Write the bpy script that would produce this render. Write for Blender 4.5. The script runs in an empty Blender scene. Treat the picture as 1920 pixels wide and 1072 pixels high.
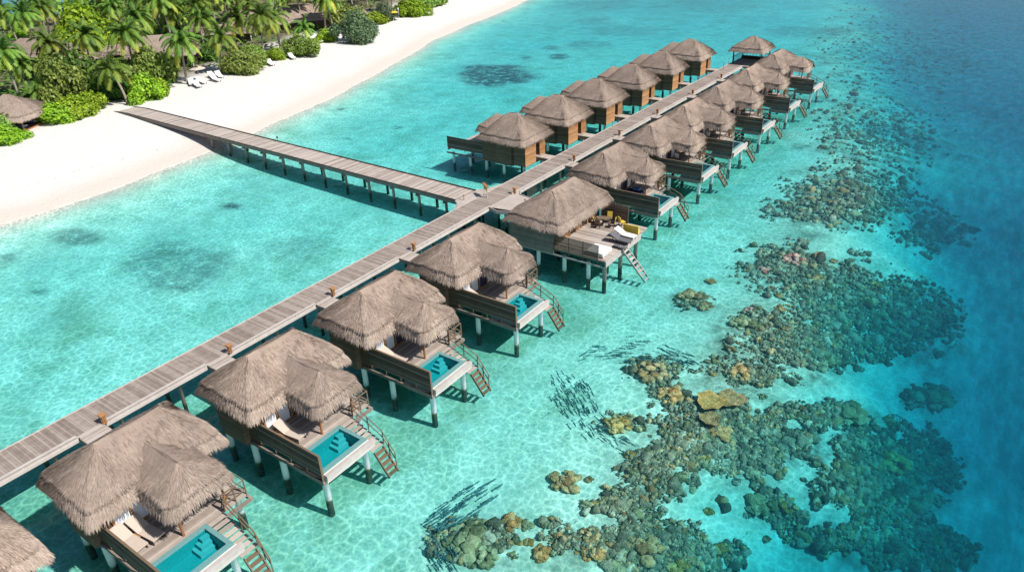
import bpy, math, random
import numpy as np
from mathutils import Vector, Matrix
from mathutils.bvhtree import BVHTree
random.seed(7); RS = np.random.RandomState(11)
S = bpy.context.scene
COL = S.collection
R_ = math.radians
WZ = -2.0            # water level; the decks are at z = 0

# ------------------------------------------------------------------ camera
F = 1331.645; PITCH, ROLL, YAW = 0.50034417, 0.03831914, -0.62808327; CH = 27.0
def cam_axes():
    cy, sy = math.cos(YAW), math.sin(YAW)
    fwd = Vector((sy*math.cos(PITCH), cy*math.cos(PITCH), -math.sin(PITCH)))
    right = Vector((cy, -sy, 0)); down = -right.cross(fwd)
    r = right*math.cos(ROLL)+down*math.sin(ROLL); d = -right*math.sin(ROLL)+down*math.cos(ROLL)
    return r, d, fwd
RA, DA, FA = cam_axes()
def at(px, py, z=0.0):
    """point of the real photograph (1920x1072) on the level z"""
    v = RA*((px-960)/F)+DA*((py-536)/F)+FA
    t = (z-CH)/v.z
    return Vector((v.x*t, v.y*t, z))
cd = bpy.data.cameras.new('camera'); cam = bpy.data.objects.new('camera', cd); COL.objects.link(cam)
cd.sensor_width = 36; cd.lens = F/1920*36; cd.clip_end = 6000; cd.clip_start = .5
m3 = Matrix((RA, -DA, -FA)).transposed()
cam.matrix_world = Matrix.Translation((0, 0, CH)) @ m3.to_4x4()
S.camera = cam

# ------------------------------------------------------------------ light
SE, SA = R_(48), R_(10)
sdir = Vector((math.cos(SE)*math.cos(SA), math.cos(SE)*math.sin(SA), math.sin(SE)))
sl = bpy.data.lights.new('sun', 'SUN'); sl.energy = 5.0; sl.angle = R_(.5); sl.color = (1, .955, .89)
so = bpy.data.objects.new('sun', sl); COL.objects.link(so); so.rotation_euler = sdir.to_track_quat('Z', 'Y').to_euler()
so.location = (0, 0, 60)
W = bpy.data.worlds.new('World'); S.world = W; W.use_nodes = True
nt = W.node_tree; nt.nodes.clear()
sk = nt.nodes.new('ShaderNodeTexSky'); sk.sky_type = 'NISHITA'; sk.sun_disc = False; sk.sun_elevation = SE; sk.sun_rotation = R_(80)
bg = nt.nodes.new('ShaderNodeBackground'); bg.inputs[1].default_value = .075; sk.ozone_density = 3.5
ow = nt.nodes.new('ShaderNodeOutputWorld'); nt.links.new(sk.outputs[0], bg.inputs[0]); nt.links.new(bg.outputs[0], ow.inputs[0])
S.view_settings.view_transform = 'Standard'; S.view_settings.look = 'None'; S.view_settings.gamma = 1
S.view_settings.exposure = 0.42
S.cycles.transparent_max_bounces = 24; S.cycles.max_bounces = 8; S.cycles.volume_bounces = 0

# ------------------------------------------------------------------ noise
def vnoise(x, y, seed=0):
    xi = np.floor(x).astype(np.int64); yi = np.floor(y).astype(np.int64); fx = x-xi; fy = y-yi
    fx = fx*fx*(3-2*fx); fy = fy*fy*(3-2*fy)
    def h(a, b):
        n = (a*374761393+b*668265263+seed*974634777) & 0xffffffff
        n = ((n ^ (n >> 13))*1274126177) & 0xffffffff
        return ((n ^ (n >> 16)) & 0xffff)/65535.
    return (h(xi, yi)*(1-fx)+h(xi+1, yi)*fx)*(1-fy)+(h(xi, yi+1)*(1-fx)+h(xi+1, yi+1)*fx)*fy
def fbm(x, y, o=4, seed=0):
    s = 0; a = .5; t = 0
    for i in range(o): s = s+a*vnoise(x*2**i+17.3*i, y*2**i-9.1*i, seed+i); t += a; a *= .5
    return s/t
def sst(a, b, x): t = np.clip((x-a)/(b-a), 0, 1); return t*t*(3-2*t)

# ------------------------------------------------------------------ terrain
SHY = [-2000, 25.6, 37.3, 47.5, 53.8, 61.5, 71.5, 84.8, 104.8, 126.6, 155.3, 187.6, 202.5, 600, 3000]
SHX = [-86.6, -86.6, -86.4, -88.1, -89.1, -90, -92.5, -97, -105.5, -114, -123.4, -132, -136, -260, -1200]
DPY = [-2000, 0, 29.9, 36.2, 44.8, 59.5, 79.5, 99.3, 142.6, 245, 3000]
DPX = [6, 1, 1.6, 3, 3.6, 2.4, 0, -4.8, -15, -38, -600]
def height(x, y):
    x = np.asarray(x, float); y = np.asarray(y, float)
    d = (np.interp(y, SHY, SHX)-x)*.93+(fbm(x/22, y/22, 3, 5)-.5)*3
    d2 = x+262+(fbm(x/30, y/30, 3, 9)-.5)*20
    d = np.minimum(d, d2)
    t = np.clip(d/27, 0, 1)
    land = -2+1.5*(1-np.exp(-np.maximum(d, 0)/6.5))+.4*t+.12*(fbm(x/9, y/9, 3, 21)-.5)*sst(3, 20, d)
    lag = -2-(1.12-.22*sst(-24, -14, x-np.interp(y, DPY, DPX))*(x > -60))*(1-np.exp(-np.maximum(-d, 0)/8))-.35*(fbm(x/14, y/14, 3, 2)-.5)*sst(0, 12, -d)
    e = x-np.interp(y, DPY, DPX)+(fbm(x/18, y/18, 4, 31)-.5)*14
    drop = (2.3*sst(-14, -4, e)+4.8*sst(-8, 3, e)+5.5*sst(1, 18, e)+4*sst(14, 60, e))*np.interp(y, [0, 60, 110, 170, 300], [1.1, .95, .46, .22, .15])
    drop = drop*(x > -60)
    return np.where(d > 0, land, lag-drop)
def hz(x, y): return float(height(x, y))
def at_bed(px, py):
    z = -3.4
    for i in range(8):
        p = at(px, py, z); z = .5*z+.5*hz(p.x, p.y)
    p = at(px, py, z); return p

# ------------------------------------------------------------------ materials
def ramp(n, stops, fac, nodes, links):
    r = nodes.new('ShaderNodeValToRGB'); el = r.color_ramp.elements
    while len(el) < len(stops): el.new(.5)
    for e, (p, c) in zip(el, stops): e.position = p; e.color = (*c, 1)
    links.new(fac, r.inputs[0]); return r.outputs[0]
class MT:
    def __init__(s, name):
        s.m = bpy.data.materials.new(name); s.m.use_nodes = True; s.t = s.m.node_tree; s.N = s.t.nodes; s.L = s.t.links
        s.N.clear(); s.out = s.N.new('ShaderNodeOutputMaterial')
    def n(s, typ, **k):
        o = s.N.new(typ)
        for a, b in k.items():
            if hasattr(o, a): setattr(o, a, b)
        return o
    def coord(s, which='Object'): return s.n('ShaderNodeTexCoord').outputs[which]
    def pos(s): return s.n('ShaderNodeNewGeometry').outputs['Position']
    def mapp(s, v, scale=(1, 1, 1), rot=(0, 0, 0)):
        m = s.n('ShaderNodeMapping'); m.inputs['Scale'].default_value = scale; m.inputs['Rotation'].default_value = rot; s.L.new(v, m.inputs[0]); return m.outputs[0]
    def noise(s, v, scale, detail=4, rough=.55, dist=0):
        o = s.n('ShaderNodeTexNoise'); o.inputs['Scale'].default_value = scale; o.inputs['Detail'].default_value = detail
        o.inputs['Roughness'].default_value = rough; o.inputs['Distortion'].default_value = dist
        if v is not None: s.L.new(v, o.inputs['Vector'])
        return o.outputs['Fac']
    def attr(s, name, out='Fac'):
        a = s.n('ShaderNodeAttribute'); a.attribute_name = name; return a.outputs[out]
    def rnd(s): return s.n('ShaderNodeObjectInfo').outputs['Random']
    def math(s, op, a, b=None, c=None, clamp=False):
        m = s.n('ShaderNodeMath'); m.operation = op; m.use_clamp = clamp
        for i, v in enumerate((a, b, c)):
            if v is None: continue
            if isinstance(v, (int, float)): m.inputs[i].default_value = v
            else: s.L.new(v, m.inputs[i])
        return m.outputs[0]
    def ramp(s, fac, stops): return ramp(s, stops, fac, s.N, s.L)
    def mix(s, fac, a, b, mode='MIX'):
        m = s.n('ShaderNodeMix'); m.data_type = 'RGBA'; m.blend_type = mode
        for i, v in ((0, fac), (6, a), (7, b)):
            if isinstance(v, (int, float)): m.inputs[i].default_value = v
            elif isinstance(v, tuple): m.inputs[i].default_value = (*v, 1)
            else: s.L.new(v, m.inputs[i])
        return m.outputs[2]
    def bump(s, h, strength=.5, dist=.05):
        b = s.n('ShaderNodeBump'); b.inputs['Strength'].default_value = strength; b.inputs['Distance'].default_value = dist
        s.L.new(h, b.inputs['Height']); return b.outputs[0]
    def bsdf(s, col, rough=.8, nrm=None, spec=.3):
        b = s.n('ShaderNodeBsdfPrincipled')
        if isinstance(col, tuple): b.inputs['Base Color'].default_value = (*col, 1)
        else: s.L.new(col, b.inputs['Base Color'])
        b.inputs['Roughness'].default_value = rough; b.inputs['Specular IOR Level'].default_value = spec
        if nrm is not None: s.L.new(nrm, b.inputs['Normal'])
        s.L.new(b.outputs[0], s.out.inputs[0]); return b
M = {}
# thatch
t = MT('thatch'); v = t.coord()
a = t.attr('rnd'); nz = t.noise(v, .9, 5, .6); f = t.math('ADD', t.math('MULTIPLY', a, .62), t.math('MULTIPLY', nz, .55), clamp=True)
f = t.math('ADD', f, t.math('MULTIPLY', t.math('SUBTRACT', t.noise(v, 7, 3), .5), .3), clamp=True)
c = t.ramp(f, [(.10, (.078, .055, .045)), (.36, (.215, .158, .122)), (.62, (.35, .272, .218)), (.92, (.51, .415, .34))])
c = t.mix(t.math('MULTIPLY', t.rnd(), .4), c, (.20, .16, .135)); nb = t.bump(t.noise(v, 22, 3), .5, .04)
t.bsdf(c, .95, nb, .1); M['thatch'] = t.m
def planks(name, cols, axis, pitch, rough=.75, rndw=.7, ndir=(1, 1, 1)):
    t = MT(name); v = t.coord(); a = t.attr('rnd'); nz = t.noise(t.mapp(v, ndir), 2.2, 5, .6)
    f = t.math('ADD', t.math('MULTIPLY', a, rndw), t.math('MULTIPLY', nz, 1-rndw+.2), clamp=True)
    f = t.math('SUBTRACT', f, t.math('MULTIPLY', t.math('SUBTRACT', .5, t.noise(t.mapp(t.pos(), (.4, .4, .4)), 1.0, 3)), .5), clamp=True)
    c = t.ramp(f, cols); nb = t.bump(t.noise(t.mapp(v, (ndir[0]*6, ndir[1]*6, ndir[2]*6)), 4, 3), .4, .01)
    if pitch:
        x = t.n('ShaderNodeSeparateXYZ'); t.L.new(v, x.inputs[0]); fr = t.math('FRACT', t.math('DIVIDE', x.outputs[axis], pitch))
        g = t.math('LESS_THAN', fr, .1); idx = t.math('FLOOR', t.math('DIVIDE', x.outputs[axis], pitch))
        wn = t.n('ShaderNodeTexWhiteNoise'); wn.noise_dimensions = '1D'; t.L.new(idx, wn.inputs['W'])
        c = t.mix(t.math('MULTIPLY', wn.outputs[0], .45), c, tuple(q*.45 for q in cols[1][1])); c = t.mix(g, c, tuple(q*.25 for q in cols[0][1]))
    t.bsdf(c, rough, nb, .25); M[name] = t.m
planks('deckwood', [(.1, (.20, .158, .13)), (.45, (.32, .268, .23)), (.8, (.44, .385, .34))], 0, 0, ndir=(1, 1, 1))
planks('boardwood', [(.1, (.145, .112, .090)), (.45, (.225, .180, .151)), (.85, (.34, .285, .25))], 0, 0, rndw=.45)
planks('palewood', [(.1, (.26, .225, .205)), (.5, (.38, .34, .315)), (.85, (.49, .45, .42))], 0, 0, rndw=.4)
planks('sidewood', [(.1, (.12, .095, .078)), (.5, (.22, .18, .152)), (.85, (.32, .275, .245))], 2, .16, rndw=.4)
planks('wallwood', [(.1, (.09, .055, .036)), (.5, (.165, .105, .066)), (.85, (.25, .165, .105))], 2, .17, rndw=.3, ndir=(.35, .35, 3))
planks('orangewood', [(.1, (.20, .09, .035)), (.5, (.38, .19, .08)), (.85, (.50, .28, .14))], 2, .2, rndw=.3, ndir=(.35, .35, 3))
planks('screenwood', [(.1, (.055, .037, .028)), (.5, (.115, .082, .062)), (.85, (.20, .15, .12))], 0, 0, rndw=.8)
planks('lampwood', [(.1, (.17, .075, .03)), (.5, (.30, .14, .06)), (.85, (.38, .20, .09))], 0, 0, rndw=.5)
def plain(name, col, rough=.7, var=.25, scale=3, spec=.3):
    t = MT(name); v = t.coord(); n = t.noise(v, scale, 5, .6)
    c = t.mix(n, tuple(q*(1-var) for q in col), tuple(min(1, q*(1+var)) for q in col)); t.bsdf(c, rough, t.bump(t.noise(v, scale*6, 3), .3, .01), spec); M[name] = t.m
plain('fabric', (.47, .39, .33), .9, .08); plain('whitefabric', (.82, .80, .77), .9, .05); plain('greyfabric', (.11, .11, .12), .9, .1)
plain('yellowfabric', (.55, .40, .06), .85, .3); plain('bluefabric', (.10, .22, .45), .85, .2); plain('navyfabric', (.02, .022, .06), .85, .3)
plain('darkwood', (.055, .035, .025), .7, .4); plain('gravel', (.62, .60, .56), .95, .35, 14); plain('curtain', (.66, .70, .74), .6, .1)
plain('ropewood', (.15, .105, .068), .8, .3); plain('bark', (.27, .23, .19), .9, .35, 5); plain('tealtile', (.015, .30, .33), .4, .35, 9)
plain('coping', (.13, .27, .27), .5, .35, 10); plain('soffit', (.12, .08, .05), .9, .3); plain('whitepaint', (.8, .8, .78), .6, .06)
plain('steptile', (.09, .40, .43), .5, .2, 9)
# piles: white, stained dark where the tide wets them
t = MT('pile'); p = t.pos(); x = t.n('ShaderNodeSeparateXYZ'); t.L.new(p, x.inputs[0])
nz = t.noise(p, 2.2, 4); hgt_ = t.math('ADD', x.outputs[2], t.math('MULTIPLY', nz, .5))
c = t.ramp(t.math('MULTIPLY_ADD', hgt_, 1.0, 2.25, clamp=True), [(.25, (.035, .045, .03)), (.45, (.12, .11, .06)), (.55, (.50, .52, .53)), (.95, (.72, .74, .76))])
t.bsdf(c, .7, None, .3); M['pile'] = t.m
t = MT('woodpile'); p = t.pos(); x = t.n('ShaderNodeSeparateXYZ'); t.L.new(p, x.inputs[0])
c = t.ramp(t.math('MULTIPLY_ADD', t.math('ADD', x.outputs[2], t.math('MULTIPLY', t.noise(p, 2, 4), .5)), .5, 1.4, clamp=True), [(.40, (.03, .035, .025)), (.50, (.07, .06, .045)), (.62, (.20, .17, .15)), (.95, (.30, .26, .235))])
t.bsdf(c, .8, None, .2); M['woodpile'] = t.m
# foliage
def foliage(name, stops, trans=.35, rough=.55, hue=.12):
    t = MT(name); a = t.attr('rnd'); c = t.ramp(a, stops)
    hs = t.n('ShaderNodeHueSaturation'); t.L.new(c, hs.inputs['Color']); t.L.new(t.math('MULTIPLY_ADD', t.rnd(), .04, .48), hs.inputs['Hue'])
    t.L.new(t.math('MULTIPLY_ADD', t.rnd(), .5, .8), hs.inputs['Value'])
    b = t.bsdf(hs.outputs[0], rough, None, .35); tr = t.n('ShaderNodeBsdfTranslucent'); t.L.new(hs.outputs[0], tr.inputs[0])
    mx = t.n('ShaderNodeMixShader'); mx.inputs[0].default_value = trans; t.L.new(b.outputs[0], mx.inputs[1]); t.L.new(tr.outputs[0], mx.inputs[2]); t.L.new(mx.outputs[0], t.out.inputs[0]); M[name] = t.m
foliage('palmleaf', [(0, (.055, .12, .02)), (.4, (.17, .29, .04)), (.8, (.32, .40, .06)), (1, (.60, .46, .07))])
foliage('brightleaf', [(0, (.07, .16, .01)), (.5, (.24, .39, .02)), (1, (.42, .56, .04))])
foliage('darkleaf', [(0, (.025, .07, .012)), (.5, (.075, .16, .022)), (1, (.15, .27, .04))])
foliage('oliveleaf', [(0, (.08, .16, .025)), (.5, (.22, .34, .06)), (1, (.38, .48, .11))])
foliage('greyleaf', [(0, (.05, .10, .045)), (.5, (.12, .19, .09)), (1, (.21, .28, .14))])
# sand and seabed in one sheet
t = MT('sand'); p = t.pos(); x = t.n('ShaderNodeSeparateXYZ'); t.L.new(p, x.inputs[0]); z = x.outputs[2]
n1 = t.noise(p, .12, 4, .6); n2 = t.noise(p, 1.6, 5, .65); n3 = t.noise(p, .9, 3)
dry = t.mix(n2, (.52, .50, .47), (.655, .635, .60)); dry = t.mix(t.math('MULTIPLY', t.math('GREATER_THAN', t.noise(p, 3.2, 2), .73), .25), dry, (.45, .38, .3))
wetf = t.math('ADD', z, t.math('MULTIPLY', t.math('SUBTRACT', n1, .5), .5))
wet = t.math('MULTIPLY_ADD', wetf, -1.6, -1.5, clamp=True)
c = t.mix(wet, dry, (.50, .45, .40))
sub = t.mix(t.math('MULTIPLY_ADD', t.noise(p, .55, 6, .7), 2.6, -.8, clamp=True), (.42, .52, .40), (.74, .79, .67))
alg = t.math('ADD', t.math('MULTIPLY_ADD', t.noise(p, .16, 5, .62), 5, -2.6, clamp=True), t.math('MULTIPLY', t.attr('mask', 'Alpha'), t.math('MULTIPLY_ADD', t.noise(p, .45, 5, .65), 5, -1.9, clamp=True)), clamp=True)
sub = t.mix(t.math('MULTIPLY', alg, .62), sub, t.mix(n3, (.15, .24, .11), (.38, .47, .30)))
zf = t.math('ADD', z, t.math('MULTIPLY', t.math('SUBTRACT', t.noise(p, .35, 4), .5), .12))
fm = t.math('MULTIPLY', t.math('MULTIPLY_ADD', t.math('ABSOLUTE', t.math('ADD', zf, 1.975)), -28.0, 1.0, clamp=True), t.math('MULTIPLY_ADD', t.noise(p, 1.4, 4, .7), 4.0, -1.7, clamp=True))
c = t.mix(t.math('MULTIPLY', fm, .8), c, (.78, .78, .76))
dl = t.math('MULTIPLY', t.math('MULTIPLY_ADD', t.math('ABSOLUTE', t.math('ADD', t.math('ADD', z, t.math('MULTIPLY', t.math('SUBTRACT', t.noise(p, .09, 3), .5), .7)), .95)), -14.0, 1.0, clamp=True), t.math('GREATER_THAN', t.noise(p, 2.4, 3, .6), .60))
c = t.mix(t.math('MULTIPLY', dl, .5), c, (.25, .19, .13))
under = t.math('MULTIPLY_ADD', z, -2.5, -5.1, clamp=True)
c = t.mix(under, c, sub)
sep = t.n('ShaderNodeSeparateColor'); t.L.new(t.attr('mask', 'Color'), sep.inputs[0])
wd = t.math('MULTIPLY', sep.outputs[0], t.math('MULTIPLY_ADD', t.noise(p, .75, 6, .8), 6.5, -2.35, clamp=True), clamp=True)
c = t.mix(wd, c, (.03, .07, .06))
vo = t.n('ShaderNodeTexVoronoi'); vo.inputs['Scale'].default_value = 1.5; t.L.new(p, vo.inputs['Vector'])
rb = t.mix(vo.outputs['Color'], (.09, .10, .065), (.38, .38, .28)); rb = t.mix(t.math('MULTIPLY_ADD', vo.outputs['Distance'], 2.0, -.7, clamp=True), rb, (.04, .05, .04))
rf = t.math('MULTIPLY', sep.outputs[1], t.math('MULTIPLY_ADD', t.noise(p, .5, 5, .7), 4, -1.5, clamp=True), clamp=True)
c = t.mix(rf, c, rb)
c = t.mix(sep.outputs[2], c, t.mix(n2, (.10, .09, .055), (.22, .19, .12)))
nb = t.bump(t.math('ADD', n2, t.math('MULTIPLY', t.noise(p, 5, 3), .4)), .5, .16)
t.bsdf(c, .95, nb, .1); M['sand'] = t.m
# sea: caustics and wave streaks painted into the surface colour, clear water that swallows red
t = MT('seawater'); p = t.pos()
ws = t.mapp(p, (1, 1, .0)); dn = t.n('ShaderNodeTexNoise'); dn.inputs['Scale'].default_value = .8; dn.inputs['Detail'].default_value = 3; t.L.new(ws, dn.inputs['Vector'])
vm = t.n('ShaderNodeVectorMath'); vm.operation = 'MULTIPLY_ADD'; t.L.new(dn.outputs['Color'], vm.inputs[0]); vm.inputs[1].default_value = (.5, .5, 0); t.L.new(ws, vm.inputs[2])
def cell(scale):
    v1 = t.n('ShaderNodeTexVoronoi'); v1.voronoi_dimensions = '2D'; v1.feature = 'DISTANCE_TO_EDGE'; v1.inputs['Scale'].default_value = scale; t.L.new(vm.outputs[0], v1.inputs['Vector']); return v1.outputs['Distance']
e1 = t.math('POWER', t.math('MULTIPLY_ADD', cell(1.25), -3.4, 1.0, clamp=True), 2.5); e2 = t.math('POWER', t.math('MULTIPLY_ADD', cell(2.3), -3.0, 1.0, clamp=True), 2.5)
caustic_lines = t.math('ADD', t.math('MULTIPLY', e1, .7), t.math('MULTIPLY', t.math('MULTIPLY', e2, t.noise(ws, .5, 2)), 1.1), clamp=True)
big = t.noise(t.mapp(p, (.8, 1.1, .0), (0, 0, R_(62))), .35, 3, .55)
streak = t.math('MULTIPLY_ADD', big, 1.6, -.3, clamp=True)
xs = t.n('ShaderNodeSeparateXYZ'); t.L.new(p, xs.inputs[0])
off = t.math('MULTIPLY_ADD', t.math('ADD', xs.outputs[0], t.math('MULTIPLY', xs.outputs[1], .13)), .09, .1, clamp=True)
caustic_lines = t.math('MULTIPLY', caustic_lines, t.math('MULTIPLY', t.math('MULTIPLY_ADD', off, -.9, 1.0), t.math('MULTIPLY_ADD', t.noise(p, .11, 3, .6), 2.2, -.25, clamp=True)))
swell_tint = t.math('MULTIPLY_ADD', t.noise(t.mapp(p, (.9, .22, .0), (0, 0, R_(52))), 1.3, 5, .68), 5.0, -2.1, clamp=True)
streak = t.math('ADD', t.math('MULTIPLY', streak, t.math('SUBTRACT', 1.0, off)), t.math('MULTIPLY', swell_tint, t.math('MULTIPLY', off, 1.6)))
f = t.math('ADD', t.math('MULTIPLY', caustic_lines, .85), t.math('MULTIPLY', streak, .34), clamp=True)
tc = t.mix(f, (.64, .77, .78), (1.27, 1.22, 1.2))  # bright caustics and darker wave troughs painted as transparent tint
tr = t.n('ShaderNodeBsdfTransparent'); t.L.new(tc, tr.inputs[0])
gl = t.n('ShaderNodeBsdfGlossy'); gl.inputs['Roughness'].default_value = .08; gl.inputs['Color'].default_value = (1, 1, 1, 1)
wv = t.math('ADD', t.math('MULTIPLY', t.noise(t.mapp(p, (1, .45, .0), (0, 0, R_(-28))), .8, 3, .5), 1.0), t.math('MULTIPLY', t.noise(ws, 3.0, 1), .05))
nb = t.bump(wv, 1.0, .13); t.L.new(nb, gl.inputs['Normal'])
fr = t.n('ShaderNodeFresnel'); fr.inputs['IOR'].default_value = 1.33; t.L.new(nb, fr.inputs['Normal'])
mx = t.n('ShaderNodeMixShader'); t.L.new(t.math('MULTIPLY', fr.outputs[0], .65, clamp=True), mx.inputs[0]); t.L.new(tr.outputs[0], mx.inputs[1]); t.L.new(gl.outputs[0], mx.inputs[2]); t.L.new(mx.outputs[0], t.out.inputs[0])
va = t.n('ShaderNodeVolumeAbsorption')
SIG = (.36, .060, .025); top = max(SIG); va.inputs['Density'].default_value = top; va.inputs['Color'].default_value = (1-SIG[0]/top, 1-SIG[1]/top, 1-SIG[2]/top, 1)
vs = t.n('ShaderNodeVolumeScatter'); vs.inputs['Color'].default_value = (.16, .80, 1, 1); vs.inputs['Density'].default_value = .045; vs.inputs['Anisotropy'].default_value = .2
ad = t.n('ShaderNodeAddShader'); t.L.new(va.outputs[0], ad.inputs[0]); t.L.new(vs.outputs[0], ad.inputs[1]); t.L.new(ad.outputs[0], t.out.inputs['Volume']); M['sea'] = t.m
t = MT('poolwater'); p = t.coord(); tc = t.mix(t.noise(p, 5, 3), (.42, .84, .86), (.62, .97, .98)); tr = t.n('ShaderNodeBsdfTransparent'); t.L.new(tc, tr.inputs[0])
gl = t.n('ShaderNodeBsdfGlossy'); gl.inputs['Roughness'].default_value = .05; nb = t.bump(t.noise(p, 3, 3), .6, .05); t.L.new(nb, gl.inputs['Normal'])
fr = t.n('ShaderNodeFresnel'); fr.inputs['IOR'].default_value = 1.33; mx = t.n('ShaderNodeMixShader'); t.L.new(fr.outputs[0], mx.inputs[0]); t.L.new(tr.outputs[0], mx.inputs[1]); t.L.new(gl.outputs[0], mx.inputs[2]); t.L.new(mx.outputs[0], t.out.inputs[0]); M['poolwater'] = t.m
# corals
def coralmat(name, dark, mid, light, sc=2.2):
    t = MT(name); v = t.coord(); a = t.attr('rnd'); f = t.math('ADD', t.math('MULTIPLY', a, .6), t.math('MULTIPLY', t.noise(v, sc*2, 4, .65), .55), clamp=True)
    c = t.ramp(f, [(.15, dark), (.5, mid), (.9, light)]); v2 = t.n('ShaderNodeTexVoronoi'); v2.inputs['Scale'].default_value = sc*4; t.L.new(v, v2.inputs['Vector'])
    t.bsdf(c, .9, t.bump(v2.outputs['Distance'], .8, .06), .1); M[name] = t.m
coralmat('coral_brown', (.09, .05, .022), (.33, .20, .09), (.55, .38, .20)); coralmat('coral_gold', (.14, .08, .02), (.42, .25, .075), (.60, .42, .18))
coralmat('coral_green', (.04, .045, .02), (.20, .20, .10), (.44, .42, .25)); coralmat('coral_pink', (.28, .05, .04), (.68, .20, .16), (.80, .42, .34))
coralmat('coral_grey', (.04, .045, .03), (.23, .225, .155), (.52, .50, .38))
coralmat('rubble', (.03, .035, .025), (.17, .165, .11), (.36, .33, .23), 3.0)
coralmat('coral_orange', (.20, .08, .025), (.50, .25, .09), (.66, .42, .21))
plain('fish', (.05, .15, .16), .5, .3)

# ------------------------------------------------------------------ mesh builder
class MB:
    def __init__(s): s.v = []; s.f = []; s.r = []; s.mi = []; s.k = 0
    def face(s, pts, r=None, mi=None):
        b = len(s.v); s.v += [tuple(p) for p in pts]; s.f.append(tuple(range(b, b+len(pts)))); s.r.append(random.random() if r is None else r); s.mi.append(s.k if mi is None else mi)
    def box(s, x0, x1, y0, y1, z0, z1, r=None):
        r = random.random() if r is None else r; b = len(s.v)
        s.v += [(x, y, z) for z in (z0, z1) for y in (y0, y1) for x in (x0, x1)]
        for f in ((0, 2, 3, 1), (4, 5, 7, 6), (0, 1, 5, 4), (2, 6, 7, 3), (0, 4, 6, 2), (1, 3, 7, 5)): s.f.append(tuple(b+i for i in f)); s.r.append(r); s.mi.append(s.k)
    def obox(s, p, q, w, h, r=None, up=(0, 0, 1)):
        """bar from p to q, w wide, h high"""
        p = Vector(p); q = Vector(q); d = (q-p).normalized(); u = Vector(up)
        if abs(d.dot(u)) > .99: u = Vector((0, 1, 0))
        sd = d.cross(u).normalized(); u = sd.cross(d).normalized(); r = random.random() if r is None else r; b = len(s.v)
        for e in (p, q):
            for a, c in ((-1, -1), (1, -1), (1, 1), (-1, 1)): s.v.append(tuple(e+sd*a*w/2+u*c*h/2))
        for f in ((0, 3, 2, 1), (4, 5, 6, 7), (0, 1, 5, 4), (1, 2, 6, 5), (2, 3, 7, 6), (3, 0, 4, 7)): s.f.append(tuple(b+i for i in f)); s.r.append(r); s.mi.append(s.k)
    def tube(s, pts, rads, n=8, r=None, cap=True):
        pts = [Vector(p) for p in pts]; r = random.random() if r is None else r; b = len(s.v)
        for i, p in enumerate(pts):
            d = (pts[min(i+1, len(pts)-1)]-pts[max(i-1, 0)]).normalized(); u = Vector((0, 0, 1)) if abs(d.z) < .9 else Vector((1, 0, 0))
            a = d.cross(u).normalized(); c = d.cross(a).normalized(); rr = rads[i] if hasattr(rads, '__len__') else rads
            for j in range(n): th = 2*math.pi*j/n; s.v.append(tuple(p+a*rr*math.cos(th)+c*rr*math.sin(th)))
        for i in range(len(pts)-1):
            for j in range(n): s.f.append((b+i*n+j, b+i*n+(j+1) % n, b+(i+1)*n+(j+1) % n, b+(i+1)*n+j)); s.r.append(r); s.mi.append(s.k)
        if cap:
            s.f.append(tuple(b+j for j in range(n))); s.r.append(r); s.mi.append(s.k)
            s.f.append(tuple(b+(len(pts)-1)*n+j for j in reversed(range(n)))); s.r.append(r); s.mi.append(s.k)
    def raw(s, V, Fc, Rn):
        b = len(s.v); s.v += [tuple(p) for p in V]; s.f += [tuple(b+i for i in f) for f in Fc]; s.r += list(Rn); s.mi += [s.k]*len(Fc)
    def mesh(s, name, mats, smooth=False):
        me = bpy.data.meshes.new(name); me.from_pydata(s.v, [], s.f)
        at_ = me.attributes.new('rnd', 'FLOAT', 'FACE'); at_.data.foreach_set('value', s.r)
        mats = mats if isinstance(mats, (list, tuple)) else [mats]
        for m in mats: me.materials.append(M[m])
        if len(mats) > 1: me.polygons.foreach_set('material_index', s.mi)
        if smooth: me.polygons.foreach_set('use_smooth', [True]*len(s.f))
        me.update(); return me
    def build(s, name, mats, parent=None, loc=(0, 0, 0), smooth=False):
        return obj(name, s.mesh(name, mats, smooth), parent, loc)
def obj(name, me, parent=None, loc=(0, 0, 0), rot=0, scale=None):
    o = bpy.data.objects.new(name, me); COL.objects.link(o); o.parent = parent; o.location = loc
    if rot: o.rotation_euler = (0, 0, rot)
    if scale is not None: o.scale = scale if hasattr(scale, '__len__') else (scale,)*3
    return o
def tag(o, label=None, cat=None, group=None, kind=None):
    for k, v in (('label', label), ('category', cat), ('group', group), ('kind', kind)):
        if v is not None: o[k] = v
    return o
def empty(name, loc=(0, 0, 0), rot=0, scale=None, **k):
    o = obj(name, None, None, loc, rot, scale); o.empty_display_size = .3; tag(o, **k); return o
KIDS = {}
def kids(o): return [c for c in COL.objects if c.parent == o] if o.name not in KIDS else KIDS[o.name]
def copy_tree(o, parent=None, loc=None, rot=None, scale=None, label=None, skip=()):
    c = o.copy(); COL.objects.link(c); c.parent = parent
    if loc is not None: c.location = loc
    if rot is not None: c.rotation_euler = (0, 0, rot)
    if scale is not None: c.scale = scale if hasattr(scale, '__len__') else (scale,)*3
    if label: c['label'] = label
    for ch in kids(o):
        if ch.name.split('.')[0] in skip: continue
        copy_tree(ch, c)
    return c

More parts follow.
